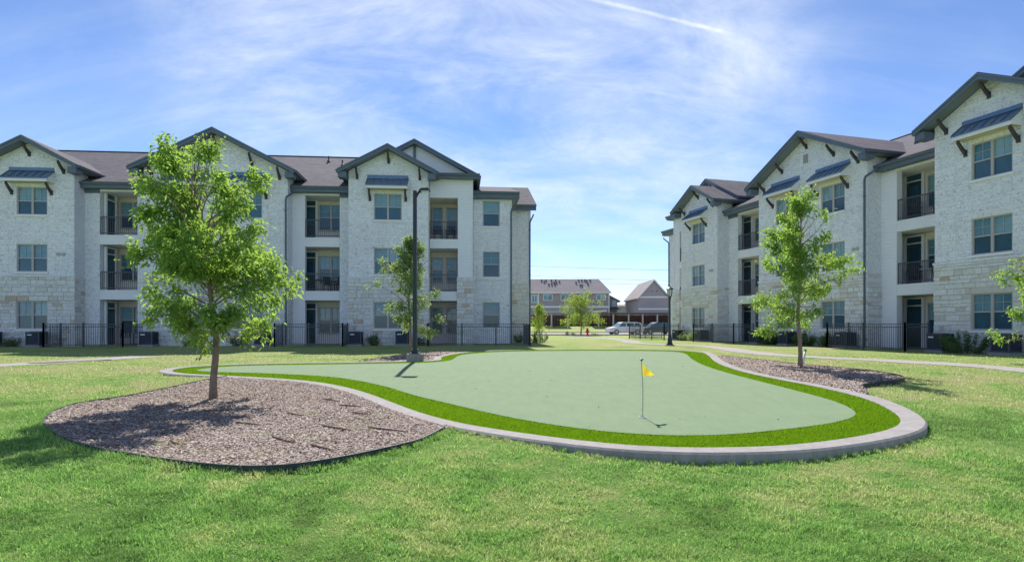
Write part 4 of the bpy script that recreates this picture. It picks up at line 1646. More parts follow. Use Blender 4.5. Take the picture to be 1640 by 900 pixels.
def make_tree(label, base, H, z0, prof, nb, leaf, nl, seed, mat, r0=0.05, lean=(0, 0), bend=None, elev=(25, 55), fold=1.0):
    """prof(t) -> crown radius at t in 0..1 between z0 and H"""
    rs = np.random.RandomState(seed)
    root = empty('tree', base)
    tag(root, label, 'tree')
    tm = MB()
    K = 12
    tp = []
    for i in range(K + 1):
        t = i / K
        wob = 0.035 * math.sin(t * 7 + seed) + 0.02 * math.sin(t * 17 + 2 * seed)
        bx = bend(t) if bend else 0
        tp.append(Vector((lean[0] * t + wob + bx, lean[1] * t + 0.03 * math.cos(t * 6 + seed), H * 0.93 * t - (0.1 if i == 0 else 0))))
    rad = [r0 * (1.28 if i == 0 else 1) * (1 - 0.9 * (i / K) ** 1.1) + 0.004 for i in range(K + 1)]
    tm.tube(tp, rad, 9)

    def trunk_at(z):
        t = min(max(z / (H * 0.93), 0), 1) * K
        i = min(int(t), K - 1)
        return tp[i].lerp(tp[i + 1], t - i), rad[i] * (1 - (t - i)) + rad[i + 1] * (t - i)
    cl_pos, cl_dir = [], []
    ga = rs.uniform(0, 6.28)
    for b in range(nb):
        t = (b + 0.5) / nb
        t = t ** 0.9
        zb = z0 + (H * 0.95 - z0) * t * 0.93
        ga += 2.39996 + rs.uniform(-0.35, 0.35)
        Rr = prof(t, ga) * rs.uniform(0.62, 1.12) * (1 + 0.22 * math.sin(ga * 2 + t * 11 + seed))
        el = R(elev[0] + (elev[1] - elev[0]) * t + rs.uniform(-10, 10))
        if t > 0.85:
            el = R(65)
        L = Rr / max(math.cos(el), 0.35)
        zs = max(zb - L * math.sin(el) * 0.35, z0 * 0.85)
        p, tr_ = trunk_at(zs)
        d0 = Vector((math.cos(ga) * math.cos(el), math.sin(ga) * math.cos(el), math.sin(el)))
        pts = [p]
        nseg = 5
        dd = d0.copy()
        for k in range(nseg):
            dd = (dd + Vector(rs.normal(size=3)) * 0.13 + Vector((0, 0, -0.05))).normalized()
            pts.append(pts[-1] + dd * L / nseg)
        rb = max(0.004, min(tr_ * 0.55, 0.004 + L * 0.011))
        tm.tube(pts, [rb * (1 - 0.8 * k / nseg) + 0.0015 for k in range(nseg + 1)], 5, False)
        for k in range(1, nseg + 1):
            ns = 2 if k < nseg else 3
            for j in range(ns):
                sd = (dd * 0.7 + Vector(rs.normal(size=3)) * 0.75 + Vector((0, 0, 0.12))).normalized()
                sl = L * rs.uniform(0.14, 0.34) * (1.15 - 0.35 * k / nseg) + 0.05
                q0 = pts[k]
                q1 = q0 + sd * sl
                tm.tube([q0, q0.lerp(q1, 0.5) + Vector(rs.normal(size=3)) * sl * 0.06, q1], [0.0045, 0.003, 0.0015], 4, False)
                for tt in (0.45, 0.72, 1.0):
                    cl_pos.append(q0.lerp(q1, tt))
                    cl_dir.append(sd)
    for k in range(10):
        p, _ = trunk_at(H * (0.86 + 0.014 * k))
        cl_pos.append(p + Vector((rs.normal() * 0.05, rs.normal() * 0.05, 0.02 * k)))
        cl_dir.append(Vector((rs.normal() * 0.4, rs.normal() * 0.4, 1)).normalized())
    tm.build('trunk', BARK, root, True)
    cp, cd = np.array(cl_pos), np.array(cl_dir)
    ff = 3.1 / max(1.0, H / 4.6)
    gap = np.sin(ff * cp[:, 0] * 1.3 + seed) + np.sin(ff * cp[:, 1] * 1.2 + 2 * seed) + np.sin(ff * cp[:, 2] + 1.3 * seed + 1.5 * np.sin(2 * cp[:, 0])) + 0.5 * np.sin(9 * cp[:, 2] + 7 * cp[:, 0])
    sel = gap > -0.62
    cp, cd = cp[sel], cd[sel]
    per = max(1, nl // len(cp))
    wts = rs.uniform(0.0, 1.0, len(cp)) ** 1.5 * 2.5
    cnt = np.maximum(1, (per * wts).astype(int))
    ii = np.repeat(np.arange(len(cp)), cnt)
    n = len(ii)
    sp = 0.055 * leaf / 0.08 * fold
    pos = cp[ii] + rs.normal(size=(n, 3)) * sp - cd[ii] * rs.uniform(0, 0.12, (n, 1))
    dirs = cd[ii] * 0.6 + rs.normal(size=(n, 3)) * 0.75 + np.array([0, 0, -0.12])
    link('crown', leaf_mesh('crown', pos, dirs, leaf, leaf * 0.43, mat, rs), root)
    return root


def left_prof(t, a):
    base = np.interp(t, [0, 0.1, 0.3, 0.5, 0.72, 0.9, 1.0], [0.75, 0.92, 1.02, 0.97, 0.77, 0.45, 0.18])
    return float(base)


def oval(rmax, bottom=0.75):
    return lambda t, a: float(np.interp(t, [0, 0.2, 0.45, 0.75, 1.0], [rmax * bottom, rmax, rmax * 0.95, rmax * 0.62, 0.18]))


make_tree('large leafy young tree standing in the left mulch bed', (-5.09, 10.18, float(zg(10.18)) - 0.02), 4.42, 0.98, left_prof, 54, 0.098, 20500, 5, LEAF, 0.058,
          (-0.36, 0), lambda t: 0.10 * math.sin(min(t * 3.4, 1.57) * 1.0) * (1 - t))
make_tree('smaller round crowned tree in the mulch bed right of the green', (7.94, 16.37, float(zg(16.37)) - 0.02), 4.75, 1.22, oval(1.22, 0.72), 38, 0.10, 12500, 9, LEAF, 0.055, elev=(8, 50))
make_tree('slender pale green tree right behind the light pole', (-4.0, 23.3, float(zg(23.3)) - 0.02), 4.75, 1.05, oval(1.05, 0.7), 32, 0.115, 9000, 14, LEAF2, 0.05)
make_tree('bright green tree cut off by the right edge of the picture', (16.1, 17.3, float(zl(16.1, 17.3)) - 0.02), 3.95, 0.55, oval(1.35, 0.9), 40, 0.10, 17000, 21, LEAF, 0.055)
make_tree('young spreading tree behind the red hydrant', (8.3, 73.0 - 1.6, 0.0), 5.0, 1.3, oval(2.2, 0.65), 34, 0.21, 5200, 31, LEAF3, 0.09)
make_tree('small yellow green sapling at the end of the left block', (2.75, 60.0, 0.0), 3.4, 0.5, oval(0.95, 0.9), 24, 0.17, 2600, 33, LEAF3, 0.05)


def make_shrub(label, base, r, h, n, seed, mat=SHRUB, leaf=0.09, upright=0.5, sx=1.0, rz=0.0):
    rs = np.random.RandomState(seed)
    root = empty('shrub', base, rz)
    tag(root, label, 'shrub', 'shrubs along the walls')
    sm = MB()
    pos, dr = [], []
    ns = max(8, int(r * 34))
    for k in range(ns):
        a = rs.uniform(0, 6.28)
        rr = r * math.sqrt(rs.uniform(0, 1))
        tipv = Vector((math.cos(a) * rr * sx, math.sin(a) * rr, h * rs.uniform(0.55, 1.0) * (1 - 0.35 * (rr / r) ** 2)))
        b0 = Vector((tipv.x * 0.35, tipv.y * 0.35, -0.03))
        mid = b0.lerp(tipv, 0.5) + Vector((tipv.x * 0.12, tipv.y * 0.12, -0.02))
        sm.tube([b0, mid, tipv], [0.008, 0.006, 0.003], 4, False)
        for j in range(max(1, n // ns)):
            t = rs.uniform(0.12, 1.05)
            p = b0.lerp(mid, min(t * 2, 1)) if t < 0.5 else mid.lerp(tipv, (t - 0.5) * 2)
            pos.append(p + Vector(rs.normal(size=3)) * 0.045)
            dr.append((tipv - b0).normalized() * upright + Vector(rs.normal(size=3)) * 0.7)
    sm.build('stems', BARK, root)
    link('foliage', leaf_mesh('foliage', np.array(pos), np.array(dr), leaf, leaf * 0.38, mat, rs, 0.1), root)
    return root


for k, (B, u, w, r_, h_, n_, up_, sx, mat, lab) in enumerate([
        ('L', -4.55, -1.35, 0.5, 0.50, 700, 0.3, 1.2, SHRUB, 'low shrub between the two leftmost condenser units'),
        ('L', 4.6, -1.5, 0.45, 0.40, 500, 0.3, 1.2, SHRUB, 'low dull shrub behind the big tree trunk, left side'),
        ('L', 7.1, -1.45, 0.5, 0.75, 700, 0.9, 1.1, SHRUB, 'upright shrub behind the big tree, right of its trunk'),
        ('L', 14.35, -1.45, 0.45, 0.78, 800, 1.0, 1.0, SHRUB, 'dark pointed shrub between two condenser units left of the light pole'),
        ('L', 16.8, -1.45, 0.40, 0.55, 500, 0.6, 1.0, SHRUB, 'dark shrub just right of the light pole foot'),
        ('L', 22.95, 3.6, 0.42, 0.75, 700, 0.6, 1.0, SHRUB, 'dark shrub against the tan end wall of the left block'),
        ('L', 24.15, 3.2, 0.62, 0.85, 1200, 0.4, 1.0, SHRUB, 'clipped shrub at the outer corner of the left block'),
        ('R', 4.62, -1.75, 0.70, 0.95, 4200, 0.9, 1.35, SHRUB, 'wide dark shrub under the nearest ground floor window on the right'),
        ('R', -2.75, -1.6, 0.55, 0.85, 2200, 1.0, 1.15, SHRUB, 'dark spiky shrub left of the near right block fence'),
        ('R', -4.3, -1.6, 0.55, 0.82, 2200, 1.0, 1.15, SHRUB, 'dark spiky shrub just right of the right tree trunk'),
        ('R', -7.0, -1.6, 0.65, 0.80, 2400, 0.8, 1.2, SHRUB, 'dark shrub left of the right tree trunk, between condensers'),
        ('R', -14.9, -1.6, 0.42, 0.72, 700, 0.9, 1.0, LEAF2, 'pale green shrub below the far bay window, nearer the fence'),
        ('R', -16.1, -1.6, 0.42, 0.66, 700, 0.9, 1.0, LEAF2, 'pale green shrub below the far bay window, nearer the lamp post')]):
    p = LW(u, w, 0, B)
    make_shrub(lab, (p[0], p[1], p[2]), r_, h_, n_, 100 + k, mat, 0.10 if k != 7 else 0.09, up_, sx, LA if B == 'L' else RA)


# ------------------------------------------------------------------ balcony and patio furniture
def chair(mat):
    root = empty('patio_chair')
    MB().box(-0.25, 0.25, -0.24, 0.24, 0.40, 0.44).build('seat', mat, root)
    m = MB()
    for i in range(5):
        m.box(-0.23 + i * 0.1, -0.17 + i * 0.1, 0.22, 0.25, 0.46, 0.84)
    m.box(-0.26, 0.26, 0.215, 0.255, 0.84, 0.90)
    m.build('backrest', mat, root)
    for x in (-0.24, 0.20):
        for y in (-0.23, 0.20):
            MB().box(x, x + 0.04, y, y + 0.04, 0, 0.40 if y < 0 else 0.46).build('leg', mat, root)
    for x in (-0.27, 0.22):
        MB().box(x, x + 0.05, -0.24, 0.22, 0.60, 0.64).box(x + 0.005, x + 0.045, -0.23, -0.19, 0.44, 0.60).build('armrest', mat, root)
    return root


CH1 = chair(plain('dark_chair_metal', (0.03, 0.04, 0.06), 0.5))
chairs = [('L', 0.15, 0.4, 0, 0.5, 'dark chair on the leftmost ground floor patio, nearer the door'),
          ('L', 0.78, 0.7, 0, -0.6, 'dark chair on the leftmost ground floor patio, under the window'),
          ('L', 11.35, 0.9, 1, 0.8, 'dark chair on the second floor balcony left of the light pole'),
          ('L', 11.85, 0.7, 1, -0.7, 'dark chair at the right end of the second floor balcony left of the light pole'),
          ('L', 17.75, 0.7, 2, 0.2, 'dark chair on the top balcony right of the light pole, left one'),
          ('L', 18.5, 0.7, 2, -0.2, 'dark chair on the top balcony right of the light pole, right one'),
          ('R', 0.35, 0.7, 2, 0.5, 'dark chair at the left of the top balcony on the right block'),
          ('R', 1.70, 0.7, 2, -0.5, 'dark chair at the right of the top balcony on the right block'),
          ('R', 0.35, 0.7, 1, 0.4, 'dark chair at the left of the middle balcony on the right block'),
          ('R', 1.75, 0.6, 1, -0.4, 'dark chair at the right of the middle balcony on the right block')]
for i, (B, u, w, f, a, lab) in enumerate(chairs):
    o = CH1 if i == 0 else copy_tree(CH1)
    p = LW(u, w, 1, B)
    o.location = (p[0], p[1], FL[f] + 0.001)
    o.rotation_euler = (0, 0, (LA if B == 'L' else RA) + a)
    tag(o, lab, 'chair', 'chairs on the balconies and patios')


def table(loc, rz, label, white=False):
    root = empty('patio_table', loc, rz)
    mt = MATS['white_plate'] if white else MATS['dark_chair_metal']
    MB().lathe([(0.36, 0.66), (0.38, 0.67), (0.38, 0.69), (0.36, 0.70)], 18).build('table_top', mt, root)
    for a in range(4):
        x, y = 0.22 * math.cos(a * 1.57 + 0.78), 0.22 * math.sin(a * 1.57 + 0.78)
        MB().tube([(x * 1.2, y * 1.2, 0), (x, y, 0.66)], 0.015, 6).build('leg', mt, root)
    tag(root, label, 'table', 'tables on the balconies')


p = LW(10.75, 0.75, 1, 'L')
table((p[0], p[1], FL[1] + 0.001), LA, 'small round table on the second floor balcony left of the light pole')
p = LW(1.05, 0.75, 1, 'R')
table((p[0], p[1], FL[1] + 0.001), RA, 'small pale round table on the middle balcony of the right block', True)

# ------------------------------------------------------------------ light pole, lamp post, flag, stake tube
POLE = plain('dark_bronze_pole_paint', (0.022, 0.028, 0.04), 0.45, 0.5, 0.2, 2)
lx, ly = -3.06, 18.72
root = empty('light_pole', (lx, ly, float(zg(ly))))
tag(root, 'tall dark square light pole on a concrete foot beside the green', 'light pole')
MB().lathe([(0.27, -0.3), (0.27, 0.20), (0.255, 0.225)], 20).build('concrete_foot', CONC, root)
MB().extr_y([(-0.065, 0.225), (0.065, 0.225), (0.055, 5.36), (-0.055, 5.36)], -0.06, 0.06).build('mast', POLE, root)
MB().box(-0.16, 0.16, -0.16, 0.16, 0.226, 0.26).box(-0.1, 0.1, -0.1, 0.1, 0.26, 0.36).build('base_cover', POLE, root)
m = MB().tube([(0.0, 0, 5.12), (0.08, 0, 5.26), (0.16, 0, 5.36)], [0.045, 0.04, 0.035], 8)
m.build('arm', POLE, root)
hd = MB().extr_y([(0.12, 5.33), (0.20, 5.42), (0.42, 5.43), (0.47, 5.39), (0.46, 5.35), (0.2, 5.34)], -0.15, 0.15).build('lamp_head', POLE, root)
MB().box(0.20, 0.44, -0.12, 0.12, 5.325, 5.338).build('lens', PLATE, hd)

root = empty('lamp_post', (8.78, 33.0, float(zl(8.78, 33.0))))
tag(root, 'short black lantern lamp post beside the path near the right block', 'lamp post')
MB().lathe([(0.26, -0.1), (0.26, 0.06)], 16).build('concrete_foot', CONC, root)
MB().lathe([(0.17, 0.061), (0.17, 0.12), (0.13, 0.16), (0.12, 0.35), (0.085, 0.6), (0.05, 0.68), (0.045, 2.55), (0.07, 2.58), (0.07, 2.62), (0.045, 2.65)], 14).build('post', POLE, root, True)
m = MB()
m.lathe([(0.06, 2.65), (0.10, 2.72), (0.10, 2.75)], 10)
for a in range(6):
    c, s_ = math.cos(a * math.pi / 3), math.sin(a * math.pi / 3)
    m.tube([(0.10 * c, 0.10 * s_, 2.75), (0.16 * c, 0.16 * s_, 3.12)], 0.012, 5)
m.lathe([(0.22, 3.12), (0.21, 3.15), (0.10, 3.24), (0.03, 3.27), (0.02, 3.34)], 12)
lt = m.build('lantern', POLE, root)
MB().lathe([(0.09, 2.76), (0.145, 3.11)], 12).build('lantern_glass', plain('frosted_lantern_glass', (0.62, 0.64, 0.64), 0.3, 0.5), lt)

fx, fy = 1.85, 8.4
gz_ = float(zg(fy)) - 0.012
root = empty('golf_flag', (fx, fy, gz_))
tag(root, 'small yellow pennant flag on a thin pole in the putting green', 'golf flag')
MB().tube([(0, 0, -0.05), (0.004, 0, 0.4), (-0.016, 0, 0.80)], 0.0065, 8).build('pole', plain('grey_flag_pole', (0.45, 0.46, 0.44), 0.4), root)
MB().lathe([(0.010, 0.0), (0.012, 0.012), (0.028, 0.018), (0.03, 0.03), (0.010, 0.036)], 12, (-0.016, 0, 0.795)).build('knob', METAL, root)
YEL = NT('yellow_flag_cloth')
YEL.base((0.55, 0.43, 0.03), 0.7, 0.2)
YEL.translucent((0.75, 0.60, 0.05), 0.5)
m = MB()
n, k = 9, 7
for i in range(n):
    for j in range(k):
        t = i / (n - 1)
        s_ = j / (k - 1)
        topz = 0.775 - 0.185 * t ** 0.9
        botz = 0.585 - 0.008 * math.sin(t * 9)
        y = 0.030 * math.sin(t * 7.5 + s_ * 1.6) * t ** 0.6
        m.v.append((-0.012 + 0.185 * t - 0.02 * s_ * t, y, topz + (botz - topz) * s_))
for i in range(n - 1):
    for j in range(k - 1):
        a = i * k + j
        m.f.append((a, a + 1, a + k + 1, a + k))
m.build('pennant', MATS['yellow_flag_cloth'], root, True)
cup = MB()
cup.lathe([(0.054, 0.002), (0.054, 0.010), (0.045, 0.011), (0.045, 0.003)], 24)
cup.build('cup_rim', PLATE, root)
MB().lathe([(0.045, 0.001), (0.044, 0.004)], 20).build('cup', METAL, root)

root = empty('marker_tube', (8.22, 16.75, float(zg(16.75)) - 0.02), 0.3)
tag(root, 'short pale tube with green cap leaning beside the right tree', 'tube')
MB().tube([(0, 0, 0), (0.03, 0.02, 0.15), (0.10, 0.03, 0.40)], 0.032, 12).build('tube', PLATE, root, True)
MB().tube([(0.101, 0.0303, 0.401), (0.115, 0.032, 0.46)], 0.034, 12).build('cap', plain('green_plastic', (0.05, 0.28, 0.22), 0.4), root)

# ------------------------------------------------------------------ far side: lot, carport, houses, cars, hydrant, lines
HS = plain('mauve_brown_siding', (0.40, 0.345, 0.35), 0.85, 0.2, 0.08, 0.3)  # siding colour lightened to suggest distance haze
HS2 = plain('grey_taupe_siding', (0.38, 0.355, 0.36), 0.85, 0.2, 0.08, 0.3)
HR = plain('brown_mauve_roof', (0.31, 0.275, 0.275), 0.95, 0.1, 0.12, 0.5)  # far roofs paler too, haze put into the base colour
WOODF = plain('dark_red_brown_fence_board', (0.10, 0.06, 0.055), 0.9, 0.1, 0.3, 1.3)
CPR = plain('grey_carport_metal', (0.35, 0.35, 0.38), 0.6, 0.3, 0.1, 0.4)
CPD = plain('brown_carport_metal', (0.14, 0.105, 0.10), 0.6, 0.3, 0.1, 0.4)

D = 126.0
s_px = D / 950
X = lambda px: (px - 820) * s_px
Zp = lambda py, d=D: 1.22 + (521 - py) / 950 * d
root = empty('townhouse', (X(905), D, 1.05))
tag(root, 'long mauve brown townhouse with a row of small windows behind the carport', 'house')
ox = X(905)
x0, x1 = X(780) - ox, X(976) - ox
ez, rz2 = Zp(468.5) - 1.05, Zp(444.5) - 1.05
m = MB().box(x0, x1, 0, 10, -0.5, ez)
m.build('wall', HS, root)
m = MB()
siding_boards(m, x0, x1, 0, 0, ez, 0.35)
m.build('siding', HS, root)
MB().add([(x0, -0.5, ez), (x1 + 0.4, -0.5, ez), (x1 - 1.6, 4.5, rz2), (x0, 4.5, rz2), (x1 + 0.4, 10.5, ez), (x0, 10.5, ez)], [(0, 1, 2, 3), (1, 4, 2), (4, 5, 3, 2), (0, 5, 4, 1)]).build('roof', HR, root)
MB().box(x0, x1 + 0.35, -0.55, -0.42, ez - 0.2, ez + 0.02).build('fascia', WHITE, root)
MB().box(x0, x1, -0.08, -0.03, Zp(493) - 1.05, Zp(490) - 1.05).build('band_board', WHITE, root)
for px in (863, 976):
    MB().box(X(px) - ox - 0.2, X(px) - ox, -0.1, -0.03, 0, ez - 0.2).build('corner_board', WHITE, root)


def small_window(root, x0, x1, z0, z1, y, two=True):
    f = MB()
    t = 0.13
    f.box(x0 - t, x1 + t, y - 0.1, y, z0 - t, z0).box(x0 - t, x1 + t, y - 0.1, y, z1, z1 + t).box(x0 - t, x0, y - 0.1, y, z0, z1).box(x1, x1 + t, y - 0.1, y, z0, z1)
    if two:
        f.box((x0 + x1) / 2 - 0.04, (x0 + x1) / 2 + 0.04, y - 0.08, y, z0, z1)
    o = f.build('window', WHITE, root)
    MB().box(x0, x1, y - 0.05, y - 0.02, z0, z1).build('pane', GLASS_UP, o)


for a, b, c, d_ in ((852, 860, 473, 484), (871, 884, 472, 480.5), (899, 911, 472, 480.5), (928, 941, 472, 480.5), (956, 969, 472, 480)):
    small_window(root, X(a) - ox, X(b) - ox, Zp(d_) - 1.05, Zp(c) - 1.05, -0.03)
m = MB()
rr = random.Random(4)
for px, py in ((869, 448), (876, 448), (885, 448), (892, 447.6), (873, 450.5), (889, 452), (893, 452), (898, 450), (880, 455), (885, 455), (890, 455), (930, 447.5), (935, 447.5), (940, 447.5), (949, 447.5), (925, 452), (943, 449), (944, 454), (931, 456.8), (934, 457)):
    t = (468.5 - py) / 24
    m.box(X(px) - ox - 0.16, X(px) - ox + 0.16, -0.5 + 5 * t - 0.1, -0.5 + 5 * t + 0.3, ez + (rz2 - ez) * t - 0.1, ez + (rz2 - ez) * t + 0.3)
m.build('roof_vents', METAL, root)
# lower porch wing at its right end
wx0, wx1 = X(977) - ox, X(995) - ox
m = MB().box(wx0 - 0.5, wx1 - 0.3, 3, 10, -0.5, Zp(481) - 1.05)
m.build('wing_wall', HS2, root)
MB().add([(wx0 - 1.6, 2.4, Zp(464) - 1.05), (wx1 + 0.3, 2.4, Zp(481) - 1.05), (wx1 + 0.3, 10.5, Zp(481) - 1.05), (wx0 - 1.6, 10.5, Zp(464) - 1.05),
          (wx0 - 1.6, 2.4, Zp(466) - 1.05), (wx1 + 0.3, 2.4, Zp(483) - 1.05), (wx1 + 0.3, 10.5, Zp(483) - 1.05), (wx0 - 1.6, 10.5, Zp(466) - 1.05)],
         [(0, 1, 2, 3), (0, 4, 5, 1), (1, 5, 6, 2), (4, 7, 6, 5)]).build('wing_roof', HR, root)
m = MB()
m.add([(wx0 - 0.5, 3, Zp(481) - 1.05), (wx1 - 0.3, 3, Zp(481) - 1.05), (wx0 - 0.5, 3, Zp(467) - 1.05)], [(0, 1, 2)])
m.build('wing_gable', HS2, root)
small_window(root, X(985) - ox, X(990) - ox, Zp(489) - 1.05, Zp(482) - 1.05, 2.97, False)
MB().add([(wx0 - 0.2, 0.6, Zp(496) - 1.05), (wx1 + 0.2, 0.6, Zp(496) - 1.05), (wx1 - 0.2, 3, Zp(491.5) - 1.05), (wx0 + 0.1, 3, Zp(491.5) - 1.05)], [(0, 1, 2, 3)]).build('porch_roof', METAL, root)

D2 = 118.0
X2 = lambda px: (px - 820) * D2 / 950
Z2 = lambda py: 1.22 + (521 - py) / 950 * D2 - 1.0
ox2 = X2(1047)
root = empty('gabled_house', (ox2, D2, 1.0))
tag(root, 'mauve gabled house with white bands beside the right block', 'house')
h = X2(1074) - ox2
m = MB()
m.extr_y([(-h + 0.35, -0.4), (h - 0.35, -0.4), (h - 0.35, Z2(477)), (0, Z2(448.5)), (-h + 0.35, Z2(477))], 0, 14)
m.build('wall', plain('mauve_siding', (0.42, 0.365, 0.40), 0.85, 0.2, 0.08, 0.3), root)
m = MB()
m.extr_y([(-h, Z2(477.5)), (0, Z2(447)), (h, Z2(477.5)), (h, Z2(479.5)), (0, Z2(449.2)), (-h, Z2(479.5))], -0.4, 14.3)
m.build('roof', HR, root)
m = MB()
m.extr_y([(-h - 0.05, Z2(477.5)), (0, Z2(446.9)), (h + 0.05, Z2(477.5)), (h + 0.05, Z2(480)), (0, Z2(449.6)), (-h - 0.05, Z2(480))], -0.5, -0.402)
m.build('rake_board', WHITE, root)
for a, b in ((477, 474.5), (496, 493.5)):
    MB().box(-h + 0.3, h - 0.3, -0.06, -0.002, Z2(a), Z2(b)).build('band_board', WHITE, root)
MB().box(-0.55, -0.25, -0.06, -0.002, Z2(467), Z2(465.5)).box(0.45, 0.75, -0.06, -0.002, Z2(467), Z2(465.5)).build('gable_vents', METAL, root)

D3 = 175.0
X3 = lambda px: (px - 820) * D3 / 950
Z3 = lambda py: 1.22 + (521 - py) / 950 * D3 - 1.0
root = empty('far_house', (X3(1016), D3, 1.0))
tag(root, 'distant small brown house showing between the two mauve houses', 'house')
h = X3(1024) - X3(1016)
MB().extr_y([(-h, -1), (h, -1), (h, Z3(487)), (0, Z3(480.5)), (-h, Z3(487))], 0, 9).build('wall', HS2, root)
MB().extr_y([(-h - 0.5, Z3(488)), (0, Z3(480)), (h + 0.5, Z3(488)), (h + 0.5, Z3(489.5)), (0, Z3(481.8)), (-h - 0.5, Z3(489.5))], -0.6, 9.5).build('roof', HR, root)
small_window(root, -0.5, 0.5, Z3(495), Z3(489), -0.02)
MB().box(-9, -h - 0.1, 1, 8, -1, Z3(490)).build('side_wing', HS2, root)
MB().extr_x([(0.4, Z3(490)), (4.5, Z3(486.5)), (8.5, Z3(490))], -9.4, -h - 0.1).build('side_roof', HR, root)

# carport with board fence behind
yc = 110.0
Xc = lambda px: (px - 820) * yc / 950
root = empty('carport', (Xc(950), yc, 1.0))
tag(root, 'long brown carport on white posts in front of a board fence', 'carport')
oxc = Xc(950)
MB().box(Xc(955) - oxc, Xc(1085) - oxc, -2.6, 3.4, 2.28, 2.52).build('roof', CPD, root)
MB().box(Xc(870) - oxc, Xc(910) - oxc, -2.4, 3.4, 2.45, 2.9).build('roof', CPR, root)
MB().add([(Xc(945) - oxc, -2.5, 2.75), (Xc(968) - oxc, -2.5, 3.0), (Xc(968) - oxc, 3, 3.0), (Xc(945) - oxc, 3, 2.6), (Xc(945) - oxc, -2.5, 2.6), (Xc(968) - oxc, -2.5, 2.8)], [(0, 1, 2, 3), (0, 4, 5, 1)]).build('roof_panel', WHITE, root)
for px in (882, 908, 933, 956, 979, 1003, 1025, 1048, 1070):
    MB().box(Xc(px) - oxc - 0.13, Xc(px) - oxc + 0.13, -2.3, -2.1, -0.3, 2.28).build('post', FRAME, root)
root = empty('board_fence', (0, 114.0, 1.02))
tag(root, 'dark red brown board fence running behind the carport', 'fence')
bm_ = MB().box(-0.135, 0.135, -0.02, 0.02, 0, 2.15).mesh('board', WOODF)
rr = random.Random(3)
for i in range(150):
    o = link('board', bm_, root, (Xc(845) + i * 0.285, rr.uniform(-0.02, 0.02), rr.uniform(-0.05, 0.03)))
MB().box(Xc(845), Xc(845) + 150 * 0.285, 0.045, 0.12, 0.4, 0.52).box(Xc(845), Xc(845) + 150 * 0.285, 0.045, 0.12, 1.6, 1.72).build('rail', WOODF, root)


def car(loc, rz, label, paint, suv=True):
    root = empty('parked_car', loc, rz)
    tag(root, label, 'car', 'cars parked in the lot')
    Lh, Wd = 2.3, 0.92
    prof = [(-2.28, 0.35), (-2.30, 0.62), (-2.22, 0.86), (-1.35, 1.02), (-0.75, 1.50), (-0.45, 1.60), (1.35, 1.62), (1.95, 1.50), (2.24, 1.00), (2.28, 0.60), (2.24, 0.35)]
    ys = [(-Wd, 0.0), (-Wd * 0.97, 1.0), (Wd * 0.97, 1.0), (Wd, 0.0)]
    m = MB()
    n = len(prof)

    def ring(side):
        out = []
        for x, z in prof:
            k = max(0, (z - 0.95) / 0.65)
            out.append((x, side * (Wd - 0.20 * k), z))
        return out
    a, b = ring(-1), ring(1)
    m.add(a + b, [tuple(range(n)), tuple(range(2 * n - 1, n - 1, -1))] + [(i, i + n, (i + 1) % n + n, (i + 1) % n) for i in range(n)])
    m.build('body', paint, root)
    for sd in (-1, 1):
        y = lambda z: sd * (Wd - 0.20 * max(0, (z - 0.95) / 0.65) + 0.008)
        for x0_, x1_, x2_, x3_ in ((-1.15, -0.15, -0.15, -0.62), (-0.05, 0.95, 0.95, -0.05), (1.05, 1.95, 1.72, 1.05)):
            m = MB()
            m.add([(x0_, y(1.05), 1.05), (x1_, y(1.05), 1.05), (x2_, y(1.5), 1.5), (x3_, y(1.5), 1.5)], [(0, 1, 2, 3)])
            m.build('side_window', GLASS_LO, root)
        MB().box(-0.1, -0.08, min(sd * Wd, sd * (Wd + 0.006)), max(sd * Wd, sd * (Wd + 0.006)), 0.45, 0.98).build('door_seam', METAL, root)
    MB().add([(-1.36, -0.78, 1.04), (-1.36, 0.78, 1.04), (-0.78, 0.72, 1.50), (-0.78, -0.72, 1.50)], [(0, 1, 2, 3)]).build('windscreen', GLASS_LO, root)
    for x in (-1.45, 1.42):
        for sd in (-1, 1):
            w_ = MB()
            cy = sd * (Wd - 0.08)
            prof_w = 16
            vs = []
            for yy in (cy - 0.11, cy + 0.11):
                vs += [(x + 0.35 * math.cos(2 * math.pi * j / prof_w), yy, 0.35 + 0.35 * math.sin(2 * math.pi * j / prof_w)) for j in range(prof_w)]
            w_.add(vs, [tuple(range(prof_w)), tuple(range(2 * prof_w - 1, prof_w - 1, -1))] + [(j, j + prof_w, (j + 1) % prof_w + prof_w, (j + 1) % prof_w) for j in range(prof_w)])
            wo_ = w_.build('wheel', METAL, root)
            r2 = MB()
            yy = cy + sd * 0.114
            r2.add([(x + 0.21 * math.cos(2 * math.pi * j / 12), yy, 0.35 + 0.21 * math.sin(2 * math.pi * j / 12)) for j in range(12)], [tuple(range(12))])
            r2.build('rim', FRAME, wo_)
    for sd in (-1, 1):
        MB().box(-2.29, -2.12, min(sd * 0.5, sd * 0.86), max(sd * 0.5, sd * 0.86), 0.68, 0.80).build('headlight', PLATE, root)


car((14.6, 77.0, 0.03), R(12), 'silver white SUV parked beyond the path, left of the dark car', plain('silver_car_paint', (0.62, 0.62, 0.64), 0.3, 0.5, 0.03))
car((19.2, 78.0, 0.03), R(12), 'dark blue grey car parked behind the lamp post', plain('dark_car_paint', (0.035, 0.045, 0.06), 0.3, 0.5, 0.05))

